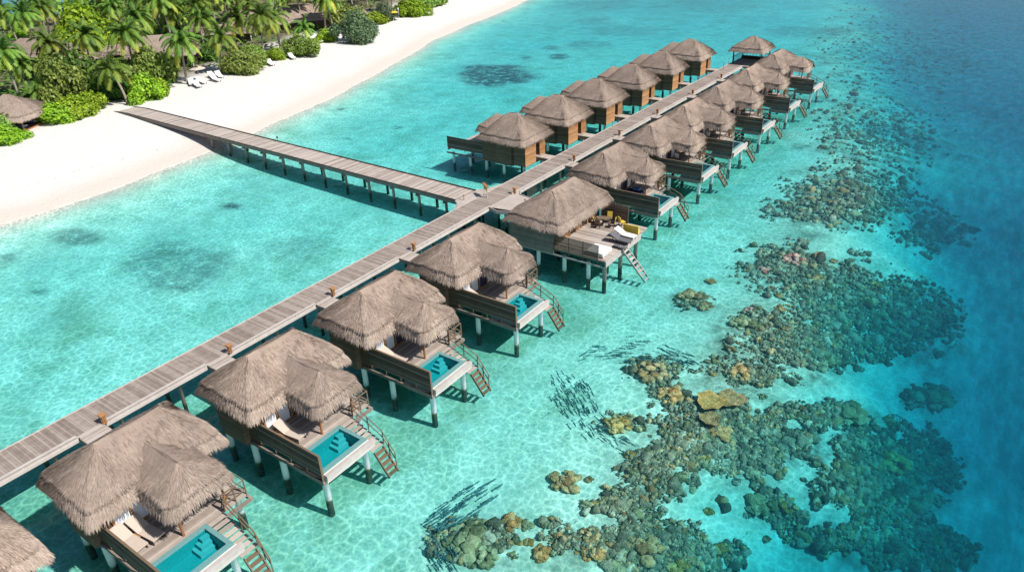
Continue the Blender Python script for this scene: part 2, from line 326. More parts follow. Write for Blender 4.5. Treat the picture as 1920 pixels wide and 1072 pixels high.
# ------------------------------------------------------------------ ground, sea
def axis(fine0, fine1, st, outs):
    a = list(np.arange(fine0, fine1, st))
    x = a[-1]; s = st
    while x < outs[1]: s *= 1.09; x += s; a.append(x)
    x = a[0]; s = st; b = []
    while x > outs[0]: s *= 1.06; x -= s; b.append(x)
    return np.array(b[::-1]+a)
XS = axis(-128, 10, .7, (-2500, 2500)); YS = axis(0, 150, .75, (-1500, 3000))
GX, GY = np.meshgrid(XS, YS); GZ = height(GX, GY)
# masks: seagrass, coral rubble, forest soil; ellipses given where the photograph shows them, on the bed
def ell(list_, soft=.55):
    m = np.zeros_like(GX)
    for (px, py, rx, ry, s) in list_:
        c0 = at_bed(px, py); ax = at_bed(px+rx, py)-c0; ay = at_bed(px, py-ry)-c0
        det = ax.x*ay.y-ax.y*ay.x; dx = GX-c0.x; dy = GY-c0.y
        u = (dx*ay.y-dy*ay.x)/det; w = (ax.x*dy-ax.y*dx)/det
        r = np.sqrt(u*u+w*w)+(fbm(GX/5, GY/5, 4, 41)-.5)*1.1
        m = np.maximum(m, s*(1-sst(soft, 1.1, r)))
    return m
WEED = [(935, 140, 72, 20, 1.0), (905, 128, 40, 8, .9), (1048, 107, 22, 7, .9), (985, 107, 12, 4, .8), (1100, 84, 45, 9, .4), (1035, 90, 18, 5, .6), (325, 495, 120, 55, .5), (150, 448, 62, 22, .6), (432, 388, 24, 8, .9), (15, 485, 22, 12, .6), (70, 548, 12, 5, .7),
        (350, 540, 30, 9, .7), (745, 240, 12, 4, .8), (650, 260, 14, 3, .5), (640, 205, 6, 3, .8), (1170, 60, 90, 14, .35), (1120, 10, 100, 10, .35), (1010, 270, 12, 5, .5), (1330, 12, 120, 14, .3), (1480, 60, 80, 12, .4), (1560, 60, 20, 8, .5), (1480, 130, 50, 8, .3), (1110, 40, 50, 7, .35), (850, 70, 0.1, .1, 0), (460, 330, 40, 8, .25), (560, 470, 60, 30, .3)]
REEF = [(1380, 830, 190, 110, 1), (1250, 860, 100, 90, .8), (1480, 505, 120, 60, 1), (1570, 560, 150, 100, 1), (1690, 600, 130, 90, .9), (1660, 890, 150, 120, 1), (890, 1015, 110, 50, .7), (1200, 1025, 170, 60, .62), (1060, 1015, 80, 45, .38), (1175, 950, 95, 42, .5),
        (1590, 370, 160, 70, .9), (1480, 395, 90, 30, .7), (1650, 250, 150, 90, .85), (1680, 90, 170, 110, .8), (1225, 700, 65, 35, .9), (1255, 745, 60, 26, .8), (1400, 705, 130, 40, .8), (1300, 565, 45, 22, .9), (1450, 960, 115, 60, .75), (1700, 1030, 160, 50, .9), (1520, 640, 170, 70, .9),
        (1300, 1050, 140, 45, .6), (1740, 745, 60, 26, 1), (1420, 600, 80, 30, .9), (1160, 795, 50, 26, .6), (1580, 1010, 110, 50, .8), (1350, 770, 60, 40, 1), (1620, 160, 90, 60, .5), (1750, 430, 90, 60, .6), (1560, 780, 50, 30, .9)]
mw = ell(WEED); mr = ell(REEF)
GZ = GZ+mr*.35*(fbm(GX/2.2, GY/2.2, 3, 88)-.35)
wave_soil = sst(27, 36, (np.interp(GY, SHY, SHX)-GX)*.93+(fbm(GX/6, GY/6, 3, 77)-.5)*8)*(GZ > -1)
nx, ny = len(XS), len(YS)
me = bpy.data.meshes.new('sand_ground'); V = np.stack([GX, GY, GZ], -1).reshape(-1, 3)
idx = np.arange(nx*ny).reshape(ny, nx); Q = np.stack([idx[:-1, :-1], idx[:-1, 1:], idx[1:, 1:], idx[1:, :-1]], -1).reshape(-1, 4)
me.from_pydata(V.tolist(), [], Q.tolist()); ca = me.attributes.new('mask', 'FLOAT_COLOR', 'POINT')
cc = np.ones((nx*ny, 4), np.float32); cc[:, 0] = mw.ravel(); cc[:, 1] = mr.ravel(); cc[:, 2] = wave_soil.ravel(); cc[:, 3] = (sst(-47, -43, GX)*(1-sst(-27, -20, GX))*sst(-30, 0, GY)*(1-sst(100, 125, GY))).ravel(); ca.data.foreach_set('color', cc.ravel())  # alpha: extra algae about the villas, also painted to deepen their shade
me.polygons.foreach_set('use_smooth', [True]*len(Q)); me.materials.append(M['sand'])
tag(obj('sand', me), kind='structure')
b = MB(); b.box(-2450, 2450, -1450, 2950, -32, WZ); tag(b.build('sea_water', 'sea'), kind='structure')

# ------------------------------------------------------------------ thatch
def prof(v, rise):
    """height over the eave line, v 0 at the ridge and 1 at the eave"""
    return rise*(1-v)+rise*.035*math.sin(math.pi*v)
def outline(x0, x1, y0, y1, rc, n=10):
    pts = []
    for cx, cy, a0 in ((x1-rc, y0+rc, -90), (x1-rc, y1-rc, 0), (x0+rc, y1-rc, 90), (x0+rc, y0+rc, 180)):
        for i in range(n+1): a = R_(a0+90*i/n); pts.append(Vector((cx+rc*math.cos(a), cy+rc*math.sin(a), 0)))
    out = []
    for i, p in enumerate(pts):
        q = pts[(i+1) % len(pts)]; k = max(1, int((q-p).length/.3))
        for j in range(k): out.append(p.lerp(q, j/k))
    return out
def roof(name, x0, x1, y0, y1, ridge, eave, blades=5200, fringe=2600, rc=.42, bvh=None, fl=.6, thick=.28, step=.16, bl=1.0, seed=1):
    """thatched hip roof: a hull with a stepped eave band and loose straw"""
    rd = random.Random(seed); P = outline(x0, x1, y0, y1, rc); n = len(P); a, c = Vector((*ridge[0][:2], 0)), Vector((*ridge[1][:2], 0)); apex = ridge[0][2]; rise = apex-eave-.35
    def rp(p):
        d = c-a; L = d.length_squared; tt = 0 if L < 1e-6 else max(0, min(1, (p-a).dot(d)/L)); q = a+d*tt
        return q+(p-q)*.03
    def ht(p, v):
        w = .035*math.sin(p.x*3.1+p.y*2.3+v*9)+.03*math.sin(p.x*1.3-p.y*1.9+4*v)
        return eave+.35+prof(v, rise)+w
    def surf(u, v):
        i = int(u) % n; f = u-int(u); p = P[i].lerp(P[(i+1) % n], f); q = rp(p); w = q.lerp(p, v)
        if v <= .86: z = ht(p, v)
        else: k = (v-.86)/.14; z = ht(p, .86)-step*.8-.40*k-.12*k*k
        return Vector((w.x, w.y, z))
    B = MB(); vs = [0, .1, .2, .32, .44, .56, .68, .78, .86, .8601, .9, .95, 1.0]
    Vv = []
    for v in vs:
        for i in range(n):
            p = surf(i, v if v != .8601 else .8601); Vv.append(p)
    for i in range(n): p = surf(i, 1.0); q = rp(P[i]); w = p.lerp(q, .06); Vv.append(Vector((w.x, w.y, p.z-thick*.3)))
    for i in range(n): p = P[i]; q = rp(p); w = q.lerp(p, .35); Vv.append(Vector((w.x, w.y, eave+.35)))
    Fc = []; Rn = []
    m = len(vs)+2
    for j in range(m-1):
        for i in range(n): Fc.append((j*n+i, (j+1)*n+i, (j+1)*n+(i+1) % n, j*n+(i+1) % n)); Rn.append((.42 if j != 8 else 0) if j < len(vs)-1 else .02)
    Fc.append(tuple(range(n))); Rn.append(.5)
    B.raw(Vv, Fc, Rn)
    # straw: area-weighted sampling
    def blade(u, v, L, w, lift, droop, r, jit=.15):
        p = surf(u, v); q = surf(u, min(1, v+.04)) if v < .95 else surf(u, v-.04)
        d = (q-p) if v < .95 else (p-q)
        if d.length < 1e-5: return
        d.normalize(); sd = d.cross(Vector((0, 0, 1)))
        if sd.length < 1e-4: return
        sd.normalize(); nn = sd.cross(d).normalized()
        if nn.z < 0: nn = -nn
        if bvh is not None:
            h = bvh.ray_cast(Vector((p.x, p.y, p.z+12)), Vector((0, 0, -1)))
            if h[0] is not None and h[0].z > p.z+.05: return
        d = (d+sd*rd.uniform(-jit, jit)).normalized(); e = p+nn*.015+d*L+nn*lift-Vector((0, 0, droop))
        p2 = p+nn*.012; mpt = p2.lerp(e, .5)+nn*lift*.5
        B.face((p2-sd*w, p2+sd*w, mpt+sd*w*.9, mpt-sd*w*.9), r); B.face((mpt-sd*w*.9, mpt+sd*w*.9, e), r)
    for k in range(int(blades*1.35)):
        v = math.sqrt(rd.random())*.84; row = 1-2*((v*8.5+.04*math.sin(k)) % 1)
        blade(rd.random()*n, v, rd.uniform(.18, .5)*bl, rd.uniform(.006, .018)*bl, rd.uniform(.0, .018), 0, min(1, max(0, rd.gauss(.48+.15*row, .24))))
    for k in range(int(fringe*.45)):
        blade(rd.random()*n, rd.uniform(.80, .86), rd.uniform(.15, .32), rd.uniform(.015, .035)*bl, rd.uniform(0, .04), .01, rd.gauss(.5, .2))
    for k in range(int(fringe*1.5)):
        blade(rd.random()*n, rd.uniform(.865, .99), rd.uniform(.18, .4)*fl/.6, rd.uniform(.008, .02)*bl, rd.uniform(-.02, .05), rd.uniform(.02, .09), min(1, rd.gauss(.70, .2)), .22)
    B.r = [min(1, max(0, q)) for q in B.r]
    return B.mesh(name, 'thatch')
def bvh_of(me): return BVHTree.FromPolygons([v.co for v in me.vertices], [tuple(p.vertices) for p in me.polygons if len(p.vertices) > 3])
def deck_planks(x0, x1, y0, y1, z, along='x', pitch=.16, th=.05, gap=.012):
    B = MB()
    if along == 'x':       # boards run along x, laid one after the other in y
        y = y0
        while y < y1-.02: B.box(x0, x1, y, min(y1, y+pitch-gap), z-th, z); y += pitch
    else:
        x = x0
        while x < x1-.02: B.box(x, min(x1, x+pitch-gap), y0, y1, z-th, z); x += pitch
    B.box(x0+.03, x1-.03, y0+.03, y1-.03, z-th-.12, z-th-.003, .1)
    return B
def pile(parent, x, y, z1, z0=-5.2, r=.19, mat='pile', mesh_={}):
    k = (round(z1, 2), round(r, 2), mat, z0)
    if k not in mesh_: b = MB(); b.tube([(0, 0, z0), (0, 0, z1)], [r, r*.96], 10); mesh_[k] = b.mesh('pile', mat, True)
    o = obj('pile', mesh_[k], parent, (x, y, 0)); return o

# ------------------------------------------------------------------ villa with plunge pool (local x: 0 = east edge of boardwalk, y 0 = screen line)
def make_pool_villa():
    v = empty('overwater_villa', label='x', cat='villa', group='thatched pool villas east of the boardwalk')
    X = 40.4
    rm = roof('roof', 4.95, 10.5, -.65, 6.8, ((7.65, 1.75, 4.2), (7.65, 5.1, 4.2)), 2.15, blades=8500, fringe=4200, seed=3); rmo = obj('roof', rm, v)
    pm = roof('porch_roof', 8.2, 13.1, 1.7, 5.35, ((8.6, 3.5, 3.6), (11.55, 3.5, 3.6)), 2.1, blades=4600, fringe=2600, bvh=bvh_of(rm), rc=.6, seed=5); obj('porch_roof', pm, v)
    w = MB(); w.box(5.7, 9.5, .12, 6.2, -.42, 2.6); w.build('wall', 'wallwood', v)
    w = MB(); w.box(6.3, 8.6, -.25, .118, -.62, 2.3); w.build('bay_wall', 'wallwood', v)
    w = MB(); w.box(5.6, 12.5, .0, .16, -.62, -.425); w.box(5.6, 12.5, 6.05, 6.2, -.62, -.425); w.box(9.3, 9.45, .165, 6.04, -.62, -.425); w.box(12.35, 12.5, .165, 6.04, -.62, -.425); w.box(5.6, 5.75, .165, 6.04, -.62, -.425); w.build('floor_beam', 'sidewood', v)
    fr = MB()
    for k in range(5): y = .55+k*.92; fr.box(9.503, 9.62, y, y+.12, 0.003, 2.35)
    fr.box(9.505, 9.595, .651, 4.229, 2.1, 2.3); fr.box(9.505, 9.595, .651, 4.229, .003, .12); d = fr.build('door_frame', 'orangewood', v)
    for k in range(4):
        g = MB(); y = .65+k*.92; g.box(9.503, 9.53, y+.03, y+.79, .13, 2.09); g.build('curtain' if k != 2 else 'door_glass', 'curtain' if k != 2 else 'navyfabric', v)
    deck_planks(9.505, 12.46, .17, 6.0, 0, 'y', .15).build('deck', 'deckwood', v)
    # slatted screen
    sc = MB(); z = .02
    while z < 1.38: sc.obox((9.55, .06+random.uniform(-.01, .01), z), (14.85, .06+random.uniform(-.012, .012), z+random.uniform(-.01, .01)), .025, random.choice((.084, .084, .084, .074)), up=(0, 0, 1)); z += .088
    for x in (9.6, 10.9, 12.2, 13.5, 14.8): sc.box(x-.03, x+.03, .081, .13, -.3, 1.4)
    s_ = sc.build('privacy_screen', 'screenwood', v)
    cap = MB(); cap.box(9.52, 14.92, .0, .12, 1.405, 1.44); cap.box(14.872, 14.93, -.01, .13, -.42, 1.402); cap.build('screen_cap', 'ropewood', s_)
    be = MB(); be.box(12.505, 14.95, -.02, .14, -.62, -.32); be.build('edge_beam', 'sidewood', v)
    # pool
    pl = MB(); pl.k = 0
    x0, x1, y0, y1 = 12.5, 14.74, .2, 3.5; zt = .08; zb = -.85; c_ = .24
    for bx in ((x0, x0+c_, y0, y1), (x1-c_, x1, y0, y1), (x0+c_+.001, x1-c_-.001, y0, y0+c_), (x0+c_+.001, x1-c_-.001, y1-c_, y1)): pl.box(bx[0], bx[1], bx[2], bx[3], zb, zt)
    pool = pl.build('pool_wall', 'coping', v)
    fl = MB(); fl.box(x0+c_+.002, x1-c_-.002, y0+c_+.002, y1-c_-.002, zb, zb+.08); 
    for (q0, q1, q2, q3) in ((x0+c_+.003, x0+c_+.012, y0+c_+.01, y1-c_-.01), (x1-c_-.012, x1-c_-.003, y0+c_+.01, y1-c_-.01), (x0+c_+.013, x1-c_-.013, y1-c_-.012, y1-c_-.003)): fl.box(q0, q1, q2, q3, zb+.081, -.02)
    fl.build('pool_floor', 'tealtile', v)
    st = MB()
    for k in range(3): st.box(x0+c_+.02+.05*k, x0+c_+.75-.18*k, y1-c_-.9+.22*k, y1-c_-.02, zb+.081+.22*k, zb+.081+.22*(k+1)-.002)
    st.build('pool_step', 'steptile', v)
    wt = MB(); wt.face(((x0+c_, y0+c_, .0), (x1-c_, y0+c_, .0), (x1-c_, y1-c_, .0), (x0+c_, y1-c_, .0))); wt.build('pool_water', 'poolwater', v)
    gv = MB(); gv.box(14.742, 14.9, .2, 3.6, -.3, -.06); gv.build('gravel_strip', 'gravel', v)
    fa = MB(); fa.box(14.932, 15.16, .142, 3.75, -.24, .06); fa.box(14.94, 15.12, .142, 3.75, -.46, -.244); fa.build('pool_beam', 'palewood', v)
    # stair beside the pool then ladder down to the sea
    sg = MB(); ns = 8
    for k in range(ns): x = 12.52+k*.32; z = -.06-.105*k; sg.box(x, x+.27, 3.52, 4.5, z-.04, z)
    sg.build('stair', 'deckwood', v)
    ld = MB(); p0 = Vector((15.12, 0, -.88)); p1 = Vector((16.15, 0, -2.3))
    for y in (3.58, 4.3): ld.obox(p0+Vector((0, y, 0)), p1+Vector((0, y, 0)), .06, .16)
    for k in range(5): q = p0.lerp(p1, (k+.5)/5); ld.box(q.x-.12, q.x+.12, 3.62, 4.26, q.z-.02, q.z+.03)
    ld.build('ladder', 'ropewood', v)
    hr = MB(); pts = [(12.5, 4.6, .95), (13.8, 4.55, .5), (15.0, 4.5, .02), (15.5, 4.42, -.5), (15.95, 4.4, -1.1)]
    for dz in (0, -.45): hr.tube([(p[0], p[1], p[2]+dz) for p in pts], .035, 6)
    for p in pts: hr.tube([(p[0], p[1], p[2]), (p[0], p[1], p[2]-1.0)], .035, 6)
    hr.build('handrail', 'ropewood', v)
    br = MB()
    for y in (4.62, 5.3, 5.95): br.tube([(12.44, y, -.1), (12.44, y, .98)], .045, 6)
    for z in (.3, .95): br.tube([(12.44, 4.62, z), (12.44, 5.95, z)], .035, 6)
    br.tube([(12.44, 4.62, .3), (12.44, 5.3, .95)], .03, 6); br.tube([(12.44, 5.3, .95), (12.44, 5.95, .3)], .03, 6)
    br.tube([(10.6, 5.95, .95), (12.44, 5.95, .95)], .035, 6); br.tube([(10.6, 5.95, .3), (12.44, 5.95, .3)], .03, 6); br.tube([(10.6, 5.95, 0), (10.6, 5.95, .98)], .045, 6)
    br.build('railing', 'ropewood', v)
    for (x, y) in ((12.2, 2.45), (12.2, 4.9)):
        q = MB(); q.tube([(0, 0, 0), (0, 0, 2.15)], .075, 8); q.build('porch_post', 'lampwood', v, (x, y, 0))
    for y in (.12, 3.2, 5.95):
        for x in (6.2, 8.7, 11.3): pile(v, x, y, -.62)
    for y in (.3, 3.3): pile(v, 14.65, y, -.46)
    en = MB(); en = deck_planks(.15, 5.72, 0, 1.45, -.01, 'y', .15); en.build('entry_bridge', 'deckwood', v, (0, 2.95, 0))
    for q in (-.05, 1.45): eb = MB(); eb.box(.35, 5.6, q, q+.05, -.36, -.02); eb.build('bridge_side', 'sidewood', v, (0, 2.95, 0))
    return v
VX = -40.4
proto = make_pool_villa()
KIDS[proto.name] = kids(proto)
def set_villa(o, yf, sy, ey, label):
    o.location = (VX, yf, 0); o.scale = (1, sy, 1); o['label'] = label
    for c in [c for c in COL.objects if c.parent == o]:
        b_ = c.name.split('.')[0]
        if b_ in ('entry_bridge', 'bridge_side'): c.location.y = ey/sy; c.scale = (1, 1/sy, 1)
        if b_ in ('pile', 'porch_post'): c.scale = (1, 1/sy, 1)
PV = [(8.1, 1.0, 3.35, 'nearest thatched pool villa fully in view, with a big pool at the bottom left'),
      (17.05, 1.0, 3.05, 'second thatched pool villa, white lounger in front of its curtained doors'),
      (26.05, 1.03, 3.6, 'third thatched pool villa from the bottom left, slatted screen with bright gaps'),
      (35.4, 1.1, 3.6, 'thatched pool villa just before the villa with the open sun deck'),
      (59.4, 1.18, 7.2, 'thatched pool villa just beyond the villa with the open sun deck'),
      (70.2, 1.25, 7.9, 'thatched pool villa, fifth from the far end of the eastern row'),
      (79.5, 1.3, 9.7, 'thatched pool villa, fourth from the far end of the eastern row'),
      (90.3, 1.33, 11.3, 'thatched pool villa, third from the far end of the eastern row'),
      (101.9, 1.36, 11.6, 'thatched pool villa, last but one of the eastern row'),
      (114.2, 1.4, 11.5, 'last thatched pool villa of the eastern row, beside the pavilion'),
      (-1.0, 1.0, 3.6, 'thatched roof cut by the left edge at the bottom corner of the picture')]
vill = []
for i, (yf, sy, ey, lab) in enumerate(PV):
    o = proto if i == 0 else copy_tree(proto)
    vill.append(o)
for (yf, sy, ey, lab), o in zip(PV, vill): set_villa(o, yf, sy, ey, lab)

# ------------------------------------------------------------------ villa with the open sun deck (R5)
v = empty('overwater_villa', (VX, 47.4, 0), label='rectangular thatched villa with a wide open sun deck and no porch roof', cat='villa', group='overwater villas')
rm = roof('roof', 5.6, 11.85, -.7, 8.7, ((8.6, 2.9, 4.0), (8.6, 6.9, 4.0)), 1.95, blades=10500, fringe=5200, seed=9); obj('roof', rm, v)
w = MB(); w.box(6.3, 10.4, .12, 8.0, -.42, 2.6); w.build('wall', 'wallwood', v)
w = MB(); w.box(6.0, 10.6, -.05, .118, -.5, 2.0); w.build('side_wall', 'sidewood', v)
fr = MB()
for k in range(7): y = .8+k*1.05; fr.box(10.403, 10.5, y, y+.12, .003, 2.35)
fr.box(10.403, 10.48, .921, 7.09, 2.0, 2.2); fr.build('door_frame', 'orangewood', v)
for k in range(6): g = MB(); y = .92+k*1.05; g.box(10.403, 10.43, y+.04, y+.89, .02, 1.98); g.build('sliding_door', 'orangewood' if k % 2 else 'darkwood', v)
deck_planks(10.405, 15.65, .1, 8.2, 0, 'x', .17).build('deck', 'deckwood', v)
w = MB(); w.box(15.652, 15.78, .0, 6.6, -.5, .02); w.box(6.0, 15.65, -.02, .098, -.62, -.42-.082); w.build('edge_beam', 'palewood', v)
sc = MB(); z = .02
while z < 1.35: sc.obox((10.62, .03+random.uniform(-.01, .01), z), (15.0, .03, z), .03, .06); z += .088
for x in (10.7, 12.1, 13.5, 14.97): sc.box(x-.03, x+.03, .05, .1, -.5, 1.36)
sc.build('privacy_screen', 'screenwood', v)
sc = MB(); z = .05
while z < 1.75: sc.obox((10.9, 8.1, z), (13.7, 8.1, z), .03, .09); z += .1
for x in (10.95, 12.3, 13.68): sc.box(x-.04, x+.04, 8.03, 8.08, 0, 1.8)
sc.build('privacy_screen', 'darkwood' if False else 'screenwood', v)
for y in (.2, 3.6, 7.8):
    for x in (6.4, 8.9, 11.6, 14.0): pile(v, x, y, -.5)
for x, y in ((15.5, .3), (15.5, 3.2), (15.5, 6.2)): pile(v, x, y, -.5, mat='woodpile')
ld = MB(); p0 = Vector((15.8, 0, -.08)); p1 = Vector((18.1, 0, -2.6))
for y in (2.9, 3.7): ld.obox(p0+Vector((0, y, 0)), p1+Vector((0, y, 0)), .06, .16)
for k in range(8): q = p0.lerp(p1, (k+.5)/8); ld.box(q.x-.12, q.x+.12, 2.94, 3.66, q.z-.02, q.z+.03)
ld.build('ladder', 'palewood', v)
en = deck_planks(.15, 6.32, 0, 2.6, -.01, 'y', .15); en.build('entry_bridge', 'deckwood', v, (0, 6.0, 0))
sh = MB(); sh.box(15.2, 15.75, 4.4, 4.9, .003, .03)

# ------------------------------------------------------------------ western villas
def make_west_villa():
    v = empty('overwater_villa', label='x', cat='villa', group='thatched villas west of the boardwalk')
    rm = roof('roof', -8.5, -1.55, 0, 6.9, ((-5.6, 3.4, 4.75), (-4.6, 3.4, 4.75)), 2.0, blades=8500, fringe=4200, seed=13); obj('roof', rm, v)
    pm = roof('porch_roof', -11.2, -6.0, 3.4, 8.9, ((-9.6, 6.1, 3.45), (-7.6, 6.1, 3.45)), 1.8, blades=2600, fringe=1500, bvh=bvh_of(rm), seed=14); obj('porch_roof', pm, v)
    w = MB(); w.box(-8.0, -3.6, .85, 5.2, -.55, 2.5); w.build('wall', 'wallwood', v)
    w = MB(); w.box(-3.598, -1.98, .90, 3.15, -.62, 2.5); w.box(-3.598, -1.98, 3.95, 5.15, -.42, 2.5); w.build('porch_wall', 'wallwood', v)
    w = MB(); w.box(-1.978, -1.93, .90, 3.15, -.62, 2.45); w.box(-1.978, -1.93, 3.95, 5.15, -.42, 2.45); w.build('sunlit_face', 'orangewood', v)  # added sheet: east side painted sunlit orange against the darker shaded front
    w = MB(); w.box(-8.0, -1.95, .84 if False else 1.0, 5.2, -.68, -.62); w.build('floor', 'sidewood', v)
    d = MB(); d.box(-3.2, -3.12, 3.16, 3.94, 0, 2.2); dd = d.build('door', 'lampwood', v)
    w = MB(); w.box(-6.0, -3.75, .72, .848, -.75, 2.2); w.box(-8.0, -6.0, .78, .848, -.6, 2.2); w.build('wall_panel', 'wallwood', v)
    sc = MB(); z = -.02
    while z < 1.38: sc.obox((-13.7, 1.0, z), (-8.02, .96, z), .03, .08); z += .092
    for x in (-13.66, -12.4, -11.0, -9.6): sc.box(x-.03, x+.03, 1.02, 1.07, -.3, 1.4)
    sc.build('privacy_screen', 'screenwood', v)
    deck_planks(-13.7, -8.02, 1.1, 7.4, 0, 'x').build('deck', 'deckwood', v)
    w = MB(); w.box(-13.75, -3.6, .86, .94 if False else .945, -.75, -.56); w.box(-13.75, -13.68, 1.1, 7.4, -.4, -.18); w.build('edge_beam', 'sidewood', v)
    en = deck_planks(-3.1, -.02, 0, 1.3, -.01, 'y', .15); en.build('entry_bridge', 'deckwood', v, (0, 3.25, 0))
    for q in (-.05, 1.3): eb = MB(); eb.box(-1.95, -.1, q, q+.05, -.4, -.02); eb.build('bridge_side', 'sidewood', v, (0, 3.25, 0))
    for y in (1.15, 4.9):
        for x in (-12.9, -10.3, -7.8, -5.2, -2.3): pile(v, x, y, -.6)
    for y in (3.4, 4.4): pile(v, -1.0, y, -.3, r=.1)
    return v
wp = make_west_villa(); KIDS[wp.name] = kids(wp)
WL = ['thatched villa nearest the junction west of the boardwalk, its long slatted screen in view', 'second thatched villa from the junction west of the boardwalk', 'third thatched villa from the junction west of the boardwalk',
      'fourth thatched villa from the junction west of the boardwalk', 'last but one thatched villa west of the boardwalk', 'farthest thatched villa west of the boardwalk, alone against the open lagoon']
for i, (y, sy) in enumerate(((64.35, 1), (74.0, 1.03), (83.9, 1.08), (94.9, 1.0), (105.7, 1.0), (117.1, 1.05))):
    o = wp if i == 0 else copy_tree(wp)
    o.location = (-42.85, y, 0); o.scale = (1, sy, 1); o['label'] = WL[i]

# ------------------------------------------------------------------ boardwalk
bw = empty('boardwalk', (-41.6, 0, 0), label='long straight grey timber boardwalk on piles between the two rows of villas', cat='boardwalk')
B = MB(); y = -8.0
while y < 127.5: B.box(-1.25+random.uniform(-.015, .015), 1.2, y, y+.147, -.05, random.uniform(-.004, .004)); y += .155
B.build('deck', 'boardwood', bw)
B = MB(); B.box(-1.31, -1.255, -8, 127.6, -.34, .05, .8); B.box(-1.1, 1.1, -8, 127.4, -.3, -.06, .25); B.box(1.205, 1.26, -8, 127.6, -.42, -.01, .5); B.build('side_board', 'palewood', bw)
# kerb rail on the east side, broken at each villa entrance
gaps = sorted([(yf+ey-.1, yf+ey+1.6) for yf, sy, ey, l in PV]+[(52.2, 56.1)])
B = MB(); y = -8.0
for g0, g1 in gaps+[(124.6, 130)]:
    if g0 > y:
        B.box(1.20, 1.33, y, g0, .03, .12, .8); B.box(1.30, 1.42, y, g0, -.30, -.12, .9)
        k = y+.3
        while k < g0: B.box(1.262, 1.30, k, k+.08, -.3, .03); k += 1.9
    y = g1
B.build('kerb_rail', 'palewood', bw)
for k in range(34):
    y = -6+k*4.0
    for x in (-1.0, 1.05): pile(bw, x, y, -.3, r=.13, mat='woodpile')
# flared platforms at the junction
B = MB(); y = 51.5-0.0
B.face([(1.262, 52.2, -.004), (6.0, 52.9, -.004), (6.0, 56.6, -.004), (3.3, 56.2, -.004), (1.9, 56.5, -.004), (1.262, 57.6, -.004)], .6)
B.face([(1.262, 52.2, -.3), (6.0, 52.9, -.3), (6.0, 56.6, -.3), (3.3, 56.2, -.3), (1.9, 56.5, -.3), (1.262, 57.6, -.3)][::-1], .3)
B.face([(-1.312, 50.0, -.004), (-1.312, 58.0, -.004), (-1.8, 56.0, -.004), (-2.8, 55.1, -.004), (-2.8, 51.85, -.004), (-2.0, 51.4, -.004)], .6)
B.build('junction_deck', 'deckwood', bw)
B = MB()
for pts in ([(1.2, 52.2), (2.4, 51.75), (6.0, 52.9)], [(6.0, 56.6), (3.3, 56.25), (1.95, 56.6), (1.3, 57.7)], [(-1.35, 49.9), (-2.1, 51.3), (-2.8, 51.8)], [(-1.35, 58.1), (-1.85, 56.1), (-2.8, 55.15)]):
    for p, q in zip(pts, pts[1:]): B.obox((*p, -.12), (*q, -.12), .07, .34)
B.build('junction_kerb', 'palewood', bw)
for x, y in ((3.0, 52.6), (5.0, 53.2), (5.0, 56.0), (-2.2, 52.2), (-2.2, 54.8)): pile(bw, x, y, -.3, mat='woodpile')

# beach jetty
a0 = Vector((-44.3, 53.45, 0)); a1 = Vector((-116.5, 55.95, 0)); L = (a1-a0).length; ang = math.atan2(a1.y-a0.y, a1.x-a0.x)
jt = empty('jetty', a0, ang, label='timber jetty running from the boardwalk junction to the white beach', cat='jetty')
B = MB(); s = 0.
while s < L:
    z = -.0-.45*max(0, (s-L+6)/6)**1.5
    B.box(s, s+.185, -1.55, 1.55, z-.05, z+random.uniform(-.004, .004)); s += .2
B.build('deck', 'deckwood', jt)
n = 24
for sd in (-1, 1):
    B = MB()
    for k in range(n):
        s0 = L*k/n; s1 = L*(k+1)/n; f = lambda s: -.45*max(0, (s-L+6)/6)**1.5
        B.obox((s0, sd*1.6, f(s0)-.18), (s1, sd*1.6, f(s1)-.18), .08, .46, .4 if sd > 0 else .25)
    B.build('side_board', 'sidewood', jt)
for sd in (-1, 1):
    B = MB()
    for k in range(24):
        s0 = L*k/24; s1 = L*(k+1)/24; B.obox((s0, sd*1.62, f(s0)+.085), (s1, sd*1.62, f(s1)+.085), .12, .06, .2)
    B.build('kerb_rail', 'darkwood', jt)
B = MB()
for k in range(19):
    s = 1.6+k*3.9
    if s < 46: B.box(s-.12, s+.12, -1.75, 1.75, -.62, -.42)
B.build('cross_beam', 'sidewood', jt)
for k in range(12):
    s = 1.6+k*3.9
    for sd in (-1.35, 1.35): pile(jt, s, sd, -.43, r=.16, mat='woodpile')
for k in (4, 9): B = MB(); B.tube([(0, 0, 0), (0, 0, .5)], .03, 6); B.box(-.09, .09, -.09, .09, .5, .7); B.build('path_light', 'darkwood', jt, (4.2+k*7.3, -1.5, 0))

# pavilion at the far end
pv = empty('pavilion', (-40.3, 127.6, 0), label='open thatched pavilion on posts at the far end of the boardwalk', cat='pavilion')
obj('roof', roof('roof', -3.1, 3.1, -.9, 6.2, ((-.1, 2.6, 4.3), (.1, 2.6, 4.3)), 2.1, blades=6000, fringe=3000, seed=21), pv)
deck_planks(-2.6, 2.6, 0, 5.4, 0, 'x', .2).build('deck', 'deckwood', pv)
for x in (-2.4, 2.4):
    for y in (.2, 5.2): q = MB(); q.tube([(0, 0, 0), (0, 0, 2.35)], .11, 8); q.build('post', 'darkwood', pv, (x, y, 0))
B = MB()
for sd in (-1, 1):
    for k in range(9): B.box(sd*2.55-.03, sd*2.55+.03, .5+k*.55, .56+k*.55, 0, .95)
    B.box(sd*2.55-.04, sd*2.55+.04, .2, 5.2, .95, 1.02)
for k in range(9): B.box(-2.2+k*.55, -2.14+k*.55, 5.2, 5.26, 0, .95)
B.box(-2.4, 2.4, 5.18, 5.28, .95, 1.02); B.build('railing', 'darkwood', pv)
